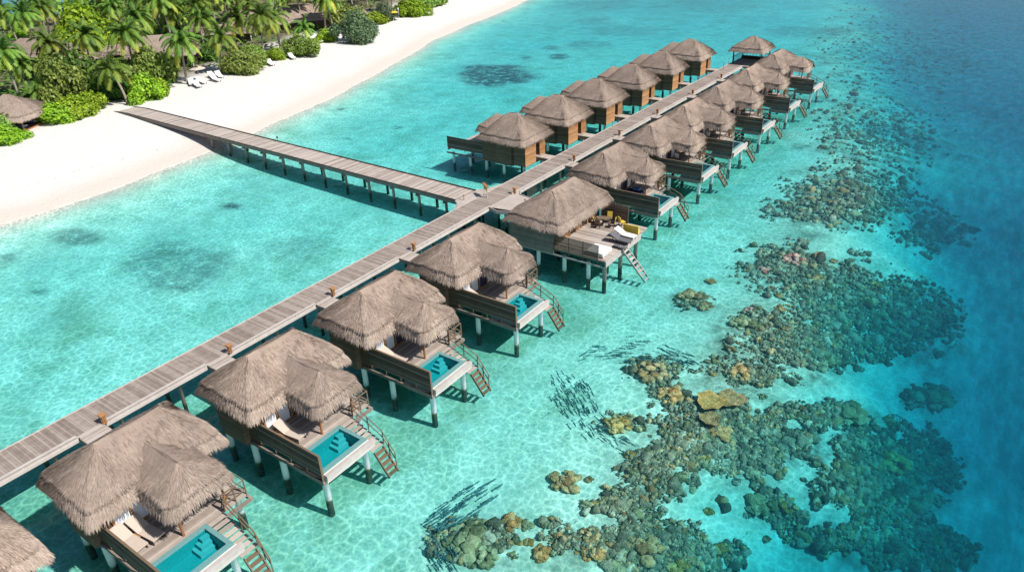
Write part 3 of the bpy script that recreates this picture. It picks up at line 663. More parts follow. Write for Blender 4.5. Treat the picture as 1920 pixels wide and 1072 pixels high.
B = MB(); B.box(-2.3, 2.3, 4.4, 5.0, .0, .5); B.box(1.8, 2.35, .8, 4.38, 0, .5); B.build('bench', 'darkwood', pv)
for x in (-2.3, 2.3):
    for y in (.4, 5.0): pile(pv, x, y, -.18)
B = MB()
for k in range(3): B.box(2.7, 4.6, .3+k*1.3, .5+k*1.3, -.2, .0)
for k in range(6): B.box(2.7+k*.34, 2.95+k*.34, .0, 1.4, .0, .04)
B.build('side_deck', 'deckwood', pv)

# ------------------------------------------------------------------ lamps and small posts
def make_lamp():
    o = empty('boardwalk_lamp', label='x', cat='lamp', group='wooden lamps at the villa entrances')
    b = MB(); b.box(-.13, .13, -.13, .13, 0, .06); b.box(-.11, .11, -.11, .11, .06, .5)
    for a in range(4): x, y = ((-.13, 0), (.13, 0), (0, -.13), (0, .13))[a]; b.box(x-.02, x+.02, y-.02, y+.02, .06, .56)
    b.build('body', 'lampwood', o); b = MB(); b.box(-.19, .19, -.19, .19, .58, .66); b.box(-.14, .14, -.14, .14, .505, .577); b.build('cap', 'lampwood', o)
    return o
lm = make_lamp(); KIDS[lm.name] = kids(lm)
LY = [(13.1, 'nearest villa entrance'), (22.0, 'second villa entrance from the bottom left'), (31.5, 'third villa entrance from the bottom left'), (41.0, 'entrance of the villa before the junction'), (56.6, 'far corner of the junction platform'),
      (68.7, 'entrance just beyond the sun deck villa'), (80.0, 'fifth entrance from the far end'), (91.3, 'fourth entrance from the far end'), (103.8, 'third entrance from the far end'), (115.7, 'second entrance from the far end')]
for i, (y, s) in enumerate(LY):
    o = lm if i == 0 else copy_tree(lm)
    o.location = (-40.22, y-.1, .0); o['label'] = 'small brown wooden lamp on the boardwalk at the '+s
o = empty('signboard', at(911, 368), -.6, label='yellow framed wooden signboard on posts behind the junction', cat='sign')
b = MB(); 
for x in (-.42, .42): b.box(x-.04, x+.04, -.04, .04, -.3, 1.25)
b.build('post', 'palewood', o); b = MB(); b.box(-.55, .55, -.03, .03, .72, 1.15); b.build('board', 'yellowfabric', o)
b = MB(); b.box(-.66, .66, -.16, .16, 1.17, 1.27); b.build('cap', 'lampwood', o)
for i, (px, py, h, lab) in enumerate([(985, 391, .95, 'thin dark post on the junction platform'), (977, 399, .7, 'short brown post at the near corner of the junction platform'), (870, 375, .5, 'low brown bollard at the jetty corner of the junction'),
        (1356, 130, 1.0, 'thin post on the western edge near the boardwalk end'), (1366, 121, 1.0, 'thin post on the western edge beside the pavilion'), (983+165, 237, .6, 'tiny dark bollard on the eastern boardwalk edge')]):
    p = at(px, py, 0); b = MB(); b.tube([(0, 0, -.1), (0, 0, h)], .045, 7); b.box(-.07, .07, -.07, .07, h, h+.06); o = b.build('post', 'lampwood'); o.location = p; tag(o, lab, 'post')

# ------------------------------------------------------------------ furniture
def lounger_mesh(w=.68, fabric='fabric'):
    o = empty('sun_lounger', label='x', cat='sun lounger')
    b = MB()
    for x in (-.9, .0, .85):
        for y in (-w/2+.05, w/2-.05): b.box(x-.03, x+.03, y-.03, y+.03, 0, .26)
    b.box(-.95, .95, -w/2, -w/2+.06, .26, .31); b.box(-.95, .95, w/2-.06, w/2, .26, .31); b.build('frame', 'darkwood', o)
    b = MB(); b.obox((-.1, 0, .36), (.98, 0, .34), w, .09); b.obox((-.12, 0, .36), (-.95, 0, .80), w, .09); b.build('cushion', fabric, o)
    return o
lg = lounger_mesh(); KIDS[lg.name] = kids(lg)
lg.location = (-29.75, 9.55, 0); lg.rotation_euler = (0, 0, R_(8)); lg['label'] = 'beige reclining lounger nearer the porch on the nearest villa deck'; lg['group'] = 'beige loungers on the villa decks'
for (x, y, r, lab) in ((-29.85, 8.75, 6, 'beige reclining lounger beside the screen of the nearest villa'), (-29.6, 18.35, 8, 'pale lounger on the deck of the second villa'), (-29.75, 27.2, 8, 'pale lounger behind the screen of the third villa'), (-29.75, 36.6, 8, 'pale lounger behind the screen of the villa before the sun deck villa')):
    copy_tree(lg, None, (x, y, 0), R_(r), label=lab)
stb = empty('side_table', (-29.85, 9.15, 0), label='little orange wooden side table between the two beige loungers', cat='table')
b = MB(); b.box(-.22, .22, -.2, .2, .28, .33); b.build('top', 'lampwood', stb)
for x in (-.17, .17):
    for y in (-.15, .15): b = MB(); b.box(-.02, .02, -.02, .02, 0, .28); b.build('leg', 'lampwood', stb, (x, y, 0))
o = copy_tree(stb, None, (-29.9, 17.75, 0), label='little orange wooden side table on the deck of the second villa')
# sun deck furniture
def place(px, py, z=0): return at(px, py, z)
tb = empty('dining_table', place(1132, 422), R_(20), label='wooden dining table on the open sun deck under the yellow cushions', cat='table')
b = MB(); b.box(-.55, .55, -.4, .4, .7, .75); b.build('top', 'ropewood', tb)
for x in (-.48, .48):
    for y in (-.33, .33): b = MB(); b.box(-.03, .03, -.03, .03, 0, .7); b.build('leg', 'darkwood', tb, (x, y, 0))
def chair(loc, rot, lab, mat='ropewood', cush='yellowfabric'):
    o = empty('deck_chair', loc, rot, label=lab, cat='chair', group='chairs on the open sun deck')
    for x in (-.2, .2):
        for y in (-.2, .2): b = MB(); b.box(-.025, .025, -.025, .025, 0, .42); b.build('leg', 'darkwood', o, (x, y, 0))
    b = MB(); b.box(-.25, .25, -.25, .25, .42, .48); b.build('seat', mat, o)
    b = MB(); b.obox((-.24, 0, .45), (-.34, 0, .98), .46, .06, up=(1, 0, 0)); b.build('backrest', cush, o); return o
tp = place(1132, 422)
chair(tp+Vector((-.9, .1, 0)), R_(20), 'wooden chair on the wall side of the dining table'); chair(tp+Vector((.9, -.1, 0)), R_(200), 'wooden chair on the sea side of the dining table')
chair(tp+Vector((.15, .8, 0)), R_(-70), 'yellow cushioned chair on the far side of the dining table'); chair(tp+Vector((-.2, -.8, 0)), R_(110), 'wooden chair on the near side of the dining table', cush='ropewood')
chair(place(1166, 424), R_(60), 'lone yellow chair by the far screen of the sun deck', 'yellowfabric')
sf = empty('outdoor_sofa', place(1184, 437), R_(3), label='mustard yellow sofa at the sea end of the sun deck', cat='sofa')
b = MB(); b.box(-.7, .7, -.1, .3, .1, .42); b.build('seat', 'yellowfabric', sf); b = MB(); b.box(-.72, .72, -.22, -.1, .1, .85); b.build('backrest', 'yellowfabric', sf)
for x, lab, mt, px, py in ((0, 'white cushioned lounger on the sun deck beside the mustard sofa', 'whitefabric', 1172, 446), (1, 'dark grey cushioned lounger on the sun deck beside the white one', 'greyfabric', 1163, 455)):
    o = lounger_mesh(.75, mt); o.location = place(px, py); o.rotation_euler = (0, 0, R_(178)); o['label'] = lab; o['group'] = 'loungers on the open sun deck'
    o.rotation_euler = (0, 0, R_(0))
db = empty('daybed', (-26.0, 48.55, 0), 0, label='big white mattress daybed at the near corner of the sun deck', cat='daybed')
b = MB(); b.box(-.85, .85, -.75, .95, .05, .22); b.build('frame', 'palewood', db); b = MB(); b.box(-.8, .8, -.7, .9, .225, .42); b.build('mattress', 'whitefabric', db)
for k, (px, py) in enumerate(((1160, 466), (1172, 470))):
    o = empty('footstool', place(px-4, py-2), 0, label=('left' if k == 0 else 'right')+' one of two low dark footstools at the head of the sun deck ladder', cat='stool'); b = MB(); b.box(-.26, .26, -.2, .2, .14, .24); b.build('seat', 'greyfabric', o)
    for x in (-.2, .2): b = MB(); b.box(-.03, .03, -.15, .15, 0, .14); b.build('leg', 'darkwood', o, (x, 0, 0))
for (yf, sy, w) in ((70.2, 1.25, 'fifth villa from the far end'), (79.5, 1.3, 'fourth villa from the far end'), (90.3, 1.33, 'third villa from the far end'), (101.9, 1.36, 'last but one villa of the eastern row')):
    y = yf+3.7*sy
    chair((-29.9, y-.6, 0), R_(80), 'near porch chair of the '+w, cush='whitefabric')['group'] = 'chairs under the far porches'
    chair((-29.9, y+.8, 0), R_(-95), 'far porch chair of the '+w, cush='fabric')['group'] = 'chairs under the far porches'
    o = empty('porch_table', (-29.9, y+.1, 0), 0, label='small porch table of the '+w, cat='table', group='tables under the far porches')
    b = MB(); b.box(-.35, .35, -.3, .3, .68, .73); b.build('top', 'ropewood', o); b = MB(); b.tube([(0, 0, 0), (0, 0, .68)], .05, 6); b.build('leg', 'darkwood', o)
db = empty('daybed', (-29.3, 62.0, 0), 0, label='dark navy covered daybed in the shade under the porch beyond the sun deck', cat='daybed')
b = MB(); b.box(-.9, .9, -.7, .7, .05, .3); b.build('frame', 'darkwood', db); b = MB(); b.box(-.85, .85, -.65, .65, .305, .5); b.build('mattress', 'navyfabric', db); b = MB(); b.obox((-.3, .5, .62), (.4, .45, .66), .4, .2); b.build('pillow', 'bluefabric', db)

# ------------------------------------------------------------------ vegetation
def palm_mesh(h, seed, R=4.3, nf=29, lean=.8):
    rd = random.Random(seed); T = MB(); la = rd.uniform(0, 6.28); pts = []
    for k in range(9): s = k/8; off = lean*(s**1.8); pts.append((math.cos(la)*off, math.sin(la)*off, h*s))
    T.tube(pts, [.2-.09*k/8 for k in range(9)], 7); top = Vector(pts[-1]); C = MB()
    for i in range(nf):
        az = i*2.399+rd.uniform(-.2, .2); tier = i/nf; el = R_(78-95*tier+rd.uniform(-8, 8)); LL = R*(rd.uniform(.85, 1.1))*(1-.15*(1-tier)); d = Vector((math.cos(az)*math.cos(el), math.sin(az)*math.cos(el), math.sin(el)))
        p = Vector(top); ns = 11; side0 = Vector((-math.sin(az), math.cos(az), 0)); pts = [p.copy()]; droop = rd.uniform(.16, .24)
        for k in range(ns): d = (d+Vector((0, 0, -droop*(.5+k/ns)))).normalized(); p = p+d*(LL/ns); pts.append(p.copy())
        base = min(1, max(0, .12+.72*tier**2.2+rd.uniform(-.15, .18)))
        for k in range(ns):
            a, c = pts[k], pts[k+1]; dd = (c-a).normalized(); up = side0.cross(dd).normalized()
            if up.z < 0: up = -up
            C.face((a-side0*.04, a+side0*.04, c+side0*.03, c-side0*.03), min(1, base+.25))
            s = (k+.5)/ns; ll = .95*math.sin(math.pi*(.12+.83*s))**.7*(R/4.3)
            for sub in range(3):
                m = a.lerp(c, (sub+.5)/3)
                for sg in (-1, 1):
                    l2 = ll*rd.uniform(.8, 1.1); e = m+side0*sg*l2*.75+dd*l2*.5-Vector((0, 0, l2*rd.uniform(.25, .55))); w = dd*.105
                    C.face((m-w, m+w, e), min(1, max(0, base+rd.uniform(-.12, .12))))
    return T.mesh('trunk', 'bark', True), C.mesh('crown', 'palmleaf')
PALMS = [palm_mesh(6.2, 1, 4.2), palm_mesh(7.4, 2, 4.5, 32, 1.2), palm_mesh(5.0, 3, 3.9, 27, 1.4), palm_mesh(8.2, 4, 4.4, 33, .5), palm_mesh(2.2, 5, 3.0, 18, .3)]
def palm(loc, k, sc, rot, lab, grp=None, nm='palm_tree'):
    o = empty(nm, loc, rot, sc, label=lab, cat='palm tree', group=grp)
    obj('trunk', PALMS[k][0], o); obj('crown', PALMS[k][1], o); return o
def leafball(seed, mat, lobes=9, n=3200, leaf=.30, flat=.62, trunk=True):
    """crown of leaf-sized faces over several uneven lobes; unit radius about 1 in xy"""
    rd = random.Random(seed); C = MB(); T = MB(); L_ = [(0, 0, .45, .62)]
    for i in range(lobes): a = i*2.4+rd.uniform(-.4, .4); r = rd.uniform(.4, .85); L_.append((math.cos(a)*r, math.sin(a)*r, rd.uniform(.12, .52), rd.uniform(.2, .4)))
    for i in range(n):
        x, y, z, rr = L_[rd.randrange(len(L_))] if rd.random() < .8 else L_[0]
        d = Vector((rd.gauss(0, 1), rd.gauss(0, 1), rd.gauss(.25, 1))).normalized(); bump_ = 1+.10*math.sin(d.x*9+seed)+.1*math.sin(d.y*11+d.z*7)
        p = Vector((x, y, z))+d*rr*bump_*(rd.uniform(.72, 1.04)); p.z = max(.02, p.z*flat/.62)
        nn = (d+Vector((rd.gauss(0, .5), rd.gauss(0, .5), rd.gauss(.3, .5)))).normalized(); u = nn.orthogonal().normalized(); w = nn.cross(u); a = rd.uniform(0, 6.28); u, w = u*math.cos(a)+w*math.sin(a), w*math.cos(a)-u*math.sin(a)
        s = leaf*rd.uniform(.6, 1.25)*.5
        C.face((p-u*s, p+w*s*.6, p+u*s, p-w*s*.6), min(1, max(0, rd.gauss(.5, .24))))
    for i in range(5): a = i*1.26; T.tube([(0, 0, -.05), (math.cos(a)*.15, math.sin(a)*.15, .2), (math.cos(a)*.42, math.sin(a)*.42, .45)], [.045, .03, .012], 5)
    T.tube([(0, 0, -.3), (0, 0, .1), (.02, 0, .45)], [.06, .05, .03], 6)
    return T.mesh('trunk', 'bark', True), C.mesh('crown', mat)
LB = {'bright': [leafball(31, 'brightleaf', 11, 5000, .14), leafball(32, 'brightleaf', 8, 4200, .15)], 'dark': [leafball(33, 'darkleaf', 9, 4200, .15), leafball(34, 'darkleaf', 10, 4200, .16)],
      'olive': [leafball(35, 'oliveleaf', 10, 4600, .12), leafball(36, 'oliveleaf', 9, 4600, .13)], 'grey': [leafball(37, 'greyleaf', 7, 6500, .09)]}
def bush(loc, kind, k, sc, rot, lab, grp=None, nm='shrub', cat='shrub'):
    o = empty(nm, loc, rot, sc, label=lab, cat=cat, group=grp); t_, c_ = LB[kind][k % len(LB[kind])]; obj('trunk', t_, o); obj('crown', c_, o); return o
def ground(px, py):
    z = -.1
    for i in range(6): p = at(px, py, z); z = hz(p.x, p.y)
    return Vector((p.x, p.y, z-.02))
NP = [ # px of trunk foot, py, mesh, scale, rot, label
 (352, 158, 0, 1.0, 1.0, 'palm with yellowed lower fronds leaning over the loungers on the beach edge'), (497, 114, 1, .95, 2.2, 'slim palm standing on open sand in front of the shaded gap'), (526, 92, 2, 1.15, 4.0, 'palm with a leaning trunk beside the slim palm on the sand edge'),
 (416, 137, 2, 1.05, .4, 'palm rooted in the dark shade right of the leaning beach palm'), (260, 160, 3, .92, 5.0, 'palm with a pale bare trunk above the olive bushes near the jetty'), (240, 196, 2, .95, 2.0, 'low palm with an orange frond beside the blue sign stand'),
 (36, 182, 1, .85, 3.0, 'broad palm at the left edge above the beach pavilion'), (52, 176, 0, .7, 1.2, 'small palm with a thin trunk behind the beach pavilion roof'), (178, 148, 1, .9, .2, 'palm in front of the small grey roof'), (122, 150, 0, .92, 2.8, 'palm with long spread fronds between two roofs'),
 (569, 55, 3, .95, 1.9, 'tall palm with a pale trunk before the large thatched hall'), (611, 60, 1, .95, .9, 'palm right of the large thatched hall'), (625, 57, 0, .9, 3.3, 'palm with a crooked trunk near the grey shrub'), (672, 40, 3, .9, 2.7, 'palm hanging over the yellow green hedge'),
 (735, 22, 1, .95, 1.2, 'palm at the top edge above the far bright bushes'), (575, 75, 4, 1.1, 1.1, 'stemless yellow young palm beside the beach loungers'), (85, 202, 4, 1.0, .5, 'young palm with orange fronds above the trimmed hedge'), (60, 200, 4, .75, 2.5, 'small yellow green young palm beside the pavilion roof'),
 (442, 95, 2, 1.1, 5.5, 'palm before the twin thatched roofs'), (395, 100, 0, 1.0, 4.4, 'palm left of the twin thatched roofs')]
for (px, py, k, sc, rot, lab) in NP: palm(ground(px, py), k, sc*1.18, rot, lab)
# grove behind
rd = random.Random(5); n = 0
def blocked(p, houses, r=4.6): return any((p.x-h[0])**2+(p.y-h[1])**2 < r*r for h in houses)
HS = [] # roofs of the island: px, py centre of ridge, half sizes, rotation
for (px, py, z, hx, hy, rot, lab) in [(300, 66, 5.4, 6.6, 5.4, 12, 'large grey thatched roof standing alone in the grove'), (68, 72, 5.0, 8, 4.4, -10, 'long thatched roof with a straight ridge at the left'), (142, 92, 3.6, 4.2, 3.0, -25, 'small thatched roof in front of the round green tree'),
        (216, 83, 3.4, 2.8, 2.4, 0, 'tiny thatched roof peeking between palms'), (462, 20, 4.2, 5, 4.2, 20, 'thatched roof with a pointed top right of the tall palms'), (425, 45, 3.6, 6, 3.6, 10, 'low thatched roof below the pointed one'), (545, 10, 5.4, 10, 6.5, 30, 'large thatched hall at the beach edge'),
        (620, 5, 4.6, 8, 4.5, 30, 'pale thatched hall at the top edge behind palms'), (372, 42, 3.4, 3.2, 2.8, 0, 'small round thatched roof behind the palms')]:
    p = at(px, py, z); HS.append((p.x, p.y, hx, hy, R_(rot)+.6, z, lab))
hroof = roof('roof', -1, 1, -1, 1, ((-.35, 0, 1.0), (.35, 0, 1.0)), 0.0, blades=1, fringe=1, rc=.1)
for i, (x, y, hx, hy, rot, z, lab) in enumerate(HS):
    o = empty('beach_house', (x, y, 0), rot, label=lab, cat='house', group='thatched houses in the palm grove')
    obj('roof', roof('roof', -hx, hx, -hy, hy, ((-hx*.45, 0, z), (hx*.45, 0, z)), 1.9, blades=2600, fringe=1300, rc=1.0, bl=2.0, seed=50+i), o)
    b = MB(); b.box(-hx+1, hx-1, -hy+1, hy-1, -.6, 2.5); b.build('wall', 'darkwood', o)
    for sx in (-1, 1):
        for sy in (-1, 1): b = MB(); b.tube([(0, 0, -.5), (0, 0, 2.3)], .12, 6); b.build('post', 'whitepaint', o, (sx*(hx-.7), sy*(hy-.7), 0))
# beach pavilion at the left edge
p = at(10, 178, 4.4)
o = empty('beach_pavilion', (p.x, p.y, -.1), .55, label='open thatched beach pavilion with blue daybeds at the left edge', cat='pavilion')
obj('roof', roof('roof', -4.6, 4.6, -4.2, 4.2, ((-.3, 0, 4.5), (.3, 0, 4.5)), 1.5, blades=5000, fringe=2600, rc=1.4, bl=1.8, seed=71), o)
b = MB(); b.box(-3.6, 3.6, -3.3, 3.3, -.4, .15); b.build('platform', 'lampwood', o)
for x in (-3.4, 3.4):
    for y in (-3.1, 3.1): b = MB(); b.tube([(0, 0, .15), (0, 0, 2)], .1, 6); b.build('post', 'lampwood', o, (x, y, 0))
ob = o
for k, (x, y) in enumerate(((2.2, -2.0), (-1.0, -2.2), (2.0, .6))):
    q = Matrix.Rotation(.55, 3, 'Z') @ Vector((x, y, .06)); d = empty('daybed', Vector(ob.location)+q, .55, label=('right hand', 'left hand', 'rear')[k]+' blue daybed under the beach pavilion', cat='daybed')
    b = MB(); b.box(-.9, .9, -.5, .5, .0, .3); b.build('frame', 'darkwood', d); b = MB(); b.box(-.85, .85, -.45, .45, .305, .42); b.build('mattress', 'bluefabric', d); b = MB(); b.box(.5, .82, -.3, .3, .425, .53); b.build('pillow', 'whitefabric', d)
HP = [(h[0], h[1]) for h in HS]+[(p.x, p.y)]
# named shrubs
NB = [(330, 62+118, 'bright', 0, 0, 0, ''),
 (165, 62, 'bright', 0, (8.2, 7.4, 8.0), .4, 'round bright green tree rising in the middle of the grove')]
for (px, py, kind, k, sc, rot, lab) in [(168, 98, 'bright', 0, (8.4, 7.2, 9.5), .4, 'round bright green tree rising in the middle of the grove'),
 (105, 228, 'bright', 1, (4.0, 2.9, 2.6), .5, 'bright green hedge bush left of the jetty foot'), (140, 220, 'bright', 0, (4.0, 3.0, 3.0), 1.5, 'bright green hedge bush middle of the mound left of the jetty foot'), (172, 208, 'bright', 1, (3.0, 2.6, 2.8), 2.5, 'bright green bush nearest the jetty foot'),
 (120, 195, 'olive', 0, (5.2, 4.2, 7.2), .2, 'tall olive tree behind the hedge left of the jetty'), (155, 178, 'dark', 0, (4.6, 4, 7.0), 1.0, 'dark green tree beside the tall olive tree'),
 (205, 186, 'dark', 1, (4.2, 3.4, 3.6), .3, 'dark shaded shrub behind the sign stand'), (275, 186, 'bright', 0, (4.4, 3.2, 3.8), 2.2, 'bright green bush right of the sign stand'), (300, 178, 'bright', 1, (3.0, 2.6, 2.6), .1, 'smaller bright bush at the sand edge right of the sign stand'),
 (285, 158, 'olive', 1, (4.6, 4, 6.2), .7, 'olive tree above the bright bush by the sign stand'), (2, 268, 'bright', 0, (3.6, 3.0, 2.3), .9, 'bright green bush at the left picture edge'), (-30, 262, 'olive', 1, (4.0, 4, 3.0), 1.9, 'green shrub cut by the left picture edge'),
 (455, 138, 'olive', 0, (4.4, 3.2, 4.2), 1.1, 'pale olive shrub on the sand edge before the twin roofs'), (475, 122, 'olive', 1, (3.4, 3, 3.6), 2.1, 'olive shrub behind the pale one'), (519, 112, 'bright', 1, (2.5, 2.0, 2.2), .5, 'small vivid green bush between two beach palms'),
 (565, 104, 'olive', 1, (4.6, 3.2, 4.0), .1, 'rounded olive shrub beside a row of loungers'), (612, 78, 'bright', 0, (3.6, 2.6, 2.6), 1.7, 'bright bush left of the grey feathery shrub'), (672, 80, 'grey', 0, (6.0, 4.8, 6.4), .3, 'big grey green feathery shrub standing out on the beach'),
 (640, 50, 'olive', 0, (6.0, 5, 5.4), .9, 'green tree behind the grey feathery shrub'), (700, 46, 'bright', 1, (5.0, 3.2, 2.8), 1.3, 'yellow green hedge beyond the grey feathery shrub'), (722, 40, 'grey', 0, (4.6, 3.8, 4.6), 2.1, 'feathery dark green shrub at the end of the yellow green hedge'),
 (770, 30, 'bright', 0, (5.6, 4.4, 4.8), .2, 'big vivid green bush on the far beach'), (800, 14, 'olive', 1, (5.0, 4.2, 3.8), 1.2, 'yellowish bush beyond the big vivid green one'), (820, 10, 'bright', 1, (4.0, 3.8, 3.8), 2.2, 'last vivid green bush along the far beach')]:
    bush(ground(px, py), kind, k, sc, rot, lab)
# filler palms and trees, only where the grove shows
def pix(P):
    v = Vector(P)-Vector((0, 0, CH)); return 960+F*v.dot(RA)/v.dot(FA), 536+F*v.dot(DA)/v.dot(FA)
HPX = [(300, 80, 55, 34), (68, 80, 55, 22), (142, 96, 32, 20), (216, 85, 25, 15), (430, 45, 60, 34), (545, 20, 70, 34), (620, 8, 50, 22), (165, 70, 60, 44), (15, 15, 50, 18)]
def covers(g, h=6.5, k=1.0): q = pix(g+Vector((0, 0, h))); return any(abs(q[0]-a)/(c*k) < 1 and abs(q[1]-b)/(d*k) < 1 for a, b, c, d in HPX)
def edge_d(p): return (float(np.interp(p.y, SHY, SHX))-p.x)*.93
cnt = 0; placed = [ground(a[0], a[1]) for a in NP]
for tries in range(6000):
    if cnt >= 125: break
    px = rd.uniform(-90, 900); py = rd.uniform(-60, 150); g = ground(px, py)
    if edge_d(g) < 36 or g.x < -256 or g.y > 330: continue
    if blocked(g, HP, 6.5) or any((g-q).length < 4.6 for q in placed): continue
    if covers(g): continue
    placed.append(g); cnt += 1; far = g.x < -175
    palm(g, rd.randrange(4), rd.uniform(1.0, 1.3), rd.uniform(0, 6.28), 'coconut palm deep in the dense grove behind the first row of trees' if not far else 'coconut palm on the far side of the island grove', 'coconut palms filling the grove')
cnt = 0
for tries in range(6000):
    if cnt >= 30: break
    px = rd.uniform(-90, 900); py = rd.uniform(-60, 160); g = ground(px, py)
    if edge_d(g) < 33 or g.x < -256 or g.y > 330 or blocked(g, HP, 6.0): continue
    if covers(g, 3): continue
    cnt += 1; s = rd.uniform(2.4, 3.8)
    bush(g, rd.choice(('dark', 'dark', 'olive', 'bright')), rd.randrange(2), (s, s, s*rd.uniform(1.0, 1.6)), rd.uniform(0, 6.28), 'leafy tree among the palms of the dense grove', 'leafy trees between the grove palms', 'leafy_tree', 'tree')
# low undergrowth
B = MB()
for i in range(26000):
    px = rd.uniform(-120, 900); py = rd.uniform(-70, 190); p_ = at(px, py, -.1)
    if edge_d(p_) < 31+4*math.sin(p_.y*.35) or p_.x < -258: continue
    p = p_+Vector((0, 0, rd.uniform(.1, 1.3))); s = rd.uniform(.25, .6); nn = Vector((rd.gauss(0, .5), rd.gauss(0, .5), 1)).normalized(); u = nn.orthogonal().normalized(); w = nn.cross(u)
    B.face((p-u*s, p+w*s*.6, p+u*s, p-w*s*.6), rd.uniform(0, .8))
tag(B.build('undergrowth', 'darkleaf'), 'low dark undergrowth on the floor of the palm grove', 'undergrowth', kind='stuff')
# sign stand with blue panel
o = empty('sign_stand', ground(237, 190), -.5, label='orange wooden stand with a blue panel beside the bright bush', cat='sign')
b = MB(); b.box(-.9, -.78, -.06, .06, 0, 3.6); b.box(.78, .9, -.06, .06, 0, 3.6); b.box(-.9, .9, -.07, .07, 3.3, 3.6); b.box(-.9, .9, -.07, .07, 1.5, 1.7); b.build('frame', 'lampwood', o); b = MB(); b.box(-.7, .7, -.05, .05, 2.1, 3.1); b.build('panel', 'bluefabric', o)
# beach loungers and parasols
bl = lounger_mesh(.7, 'whitefabric'); KIDS[bl.name] = kids(bl); bl['group'] = 'loungers along the beach'
LBs = [(360, 160, 'in the shade right under the leaning beach palm'), (371, 164, 'on open sand beside the leaning beach palm, near row'), (378, 157, 'behind the near pair by the leaning beach palm'), (398, 147, 'in the upper row right of the leaning beach palm'), (405, 153, 'lowest right of the group by the leaning beach palm'), (412, 146, 'at the right end of the group by the leaning beach palm'),
       (502, 120, 'at the foot of the slim palm'), (508, 123, 'just in front of the slim palm'), (542, 108, 'between the small vivid bush and the olive shrub'), (548, 111, 'outermost beside the olive shrub'), (592, 78, 'beside the young palm'), (600, 80, 'rightmost beside the young palm'), (592, 92, 'below the young palm'), (741, 38, 'under the orange parasol'), (793, 20, 'beyond the big vivid green bush'), (836, 6, 'at the top edge of the beach')]
for i, (px, py, s) in enumerate(LBs):
    o = bl if i == 0 else copy_tree(bl)
    o.location = ground(px, py)+Vector((0, 0, .03)); o.rotation_euler = (0, 0, R_(-30+(i*37 % 25))); o.scale = (1.25,)*3; o['label'] = 'beach lounger '+s
for px, py, m, lab in ((738, 40, 'yellowfabric', 'small orange parasol on the far beach'), (375, 152, 'fabric', 'pale parasol over the loungers by the leaning palm'), (748, 34, 'whitefabric', 'white folded parasol beside the orange one')):
    o = empty('parasol', ground(px, py), 0, label=lab, cat='parasol'); b = MB(); b.tube([(0, 0, 0), (0, 0, 2.5)], .04, 6); b.build('pole', 'whitepaint', o)
    b = MB(); R0 = 1.5 if 'folded' not in lab else .2
    for k in range(8): a = k*math.pi/4; c_ = a+math.pi/4; b.face(((0, 0, 2.75), (R0*math.cos(a), R0*math.sin(a), 2.15), (R0*math.cos(c_), R0*math.sin(c_), 2.15)), .5)
    b.build('canopy', m, o)

# ------------------------------------------------------------------ corals
def ico(sub):
    import bmesh
    bm = bmesh.new(); bmesh.ops.create_icosphere(bm, subdivisions=sub, radius=1); V = [tuple(v.co) for v in bm.verts]; Fc = [tuple(v.index for v in f.verts) for f in bm.faces]; bm.free(); return np.array(V), Fc
I2 = ico(2); I3 = ico(3)
def lump(B, c, r, rd, hi=False, flat=.6, rv=None):
    V, Fc = I3 if hi else I2; ph = [rd.uniform(0, 6.28) for _ in range(4)]
    k = 1+.13*np.sin(V[:, 0]*5+ph[0])+.12*np.sin(V[:, 1]*6+ph[1])+.10*np.sin(V[:, 2]*7+ph[2])+.07*np.sin(V[:, 0]*11+V[:, 1]*9+ph[3])
    sx = r*rd.uniform(.8, 1.25); sy = r*rd.uniform(.8, 1.25); P_ = V*k[:, None]*np.array([sx, sy, r*flat*rd.uniform(.8, 1.2)])+np.array(c)
    rr = rd.random() if rv is None else rv; B.raw(P_.tolist(), Fc, [min(1, max(0, rr+rd.uniform(-.1, .1))) for _ in Fc])
def coral_cluster(seed, n, spread=1.0, size=(.14, .34), flat=.6):
    rd = random.Random(seed); B = MB()
    for i in range(n):
        a = rd.uniform(0, 6.28); r = spread*math.sqrt(rd.random())*.9; zz = .42*(1-(r/spread)**2)*rd.uniform(.6, 1.1)
        lump(B, (r*math.cos(a), r*math.sin(a)*.8, zz), rd.uniform(*size)*(1.15-.4*r/spread), rd, n < 12, flat)
    return B
CM = [coral_cluster(i, n, 1, s, f) for i, (n, s, f) in enumerate([(26, (.16, .32), .7), (16, (.22, .42), .7), (34, (.12, .26), .8), (9, (.35, .6), .6), (22, (.14, .36), .5), (3, (.5, .75), .6)])]
CME = {}
def coral_mesh(k, mat):
    if (k, mat) not in CME: CME[(k, mat)] = CM[k].mesh('coral_head', 'coral_'+mat, True)
    return CME[(k, mat)]
def coral(px, py, rpx, k, mat, lab, grp=None, hs=1.0):
    p = at_bed(px, py); r = rpx/F*(p-Vector((0, 0, CH))).length
    o = obj('coral_head', coral_mesh(k, mat), None, (p.x, p.y, p.z+.02), random.uniform(0, 6.28), (r, r, r*.75*hs)); tag(o, lab, 'coral', grp); return o
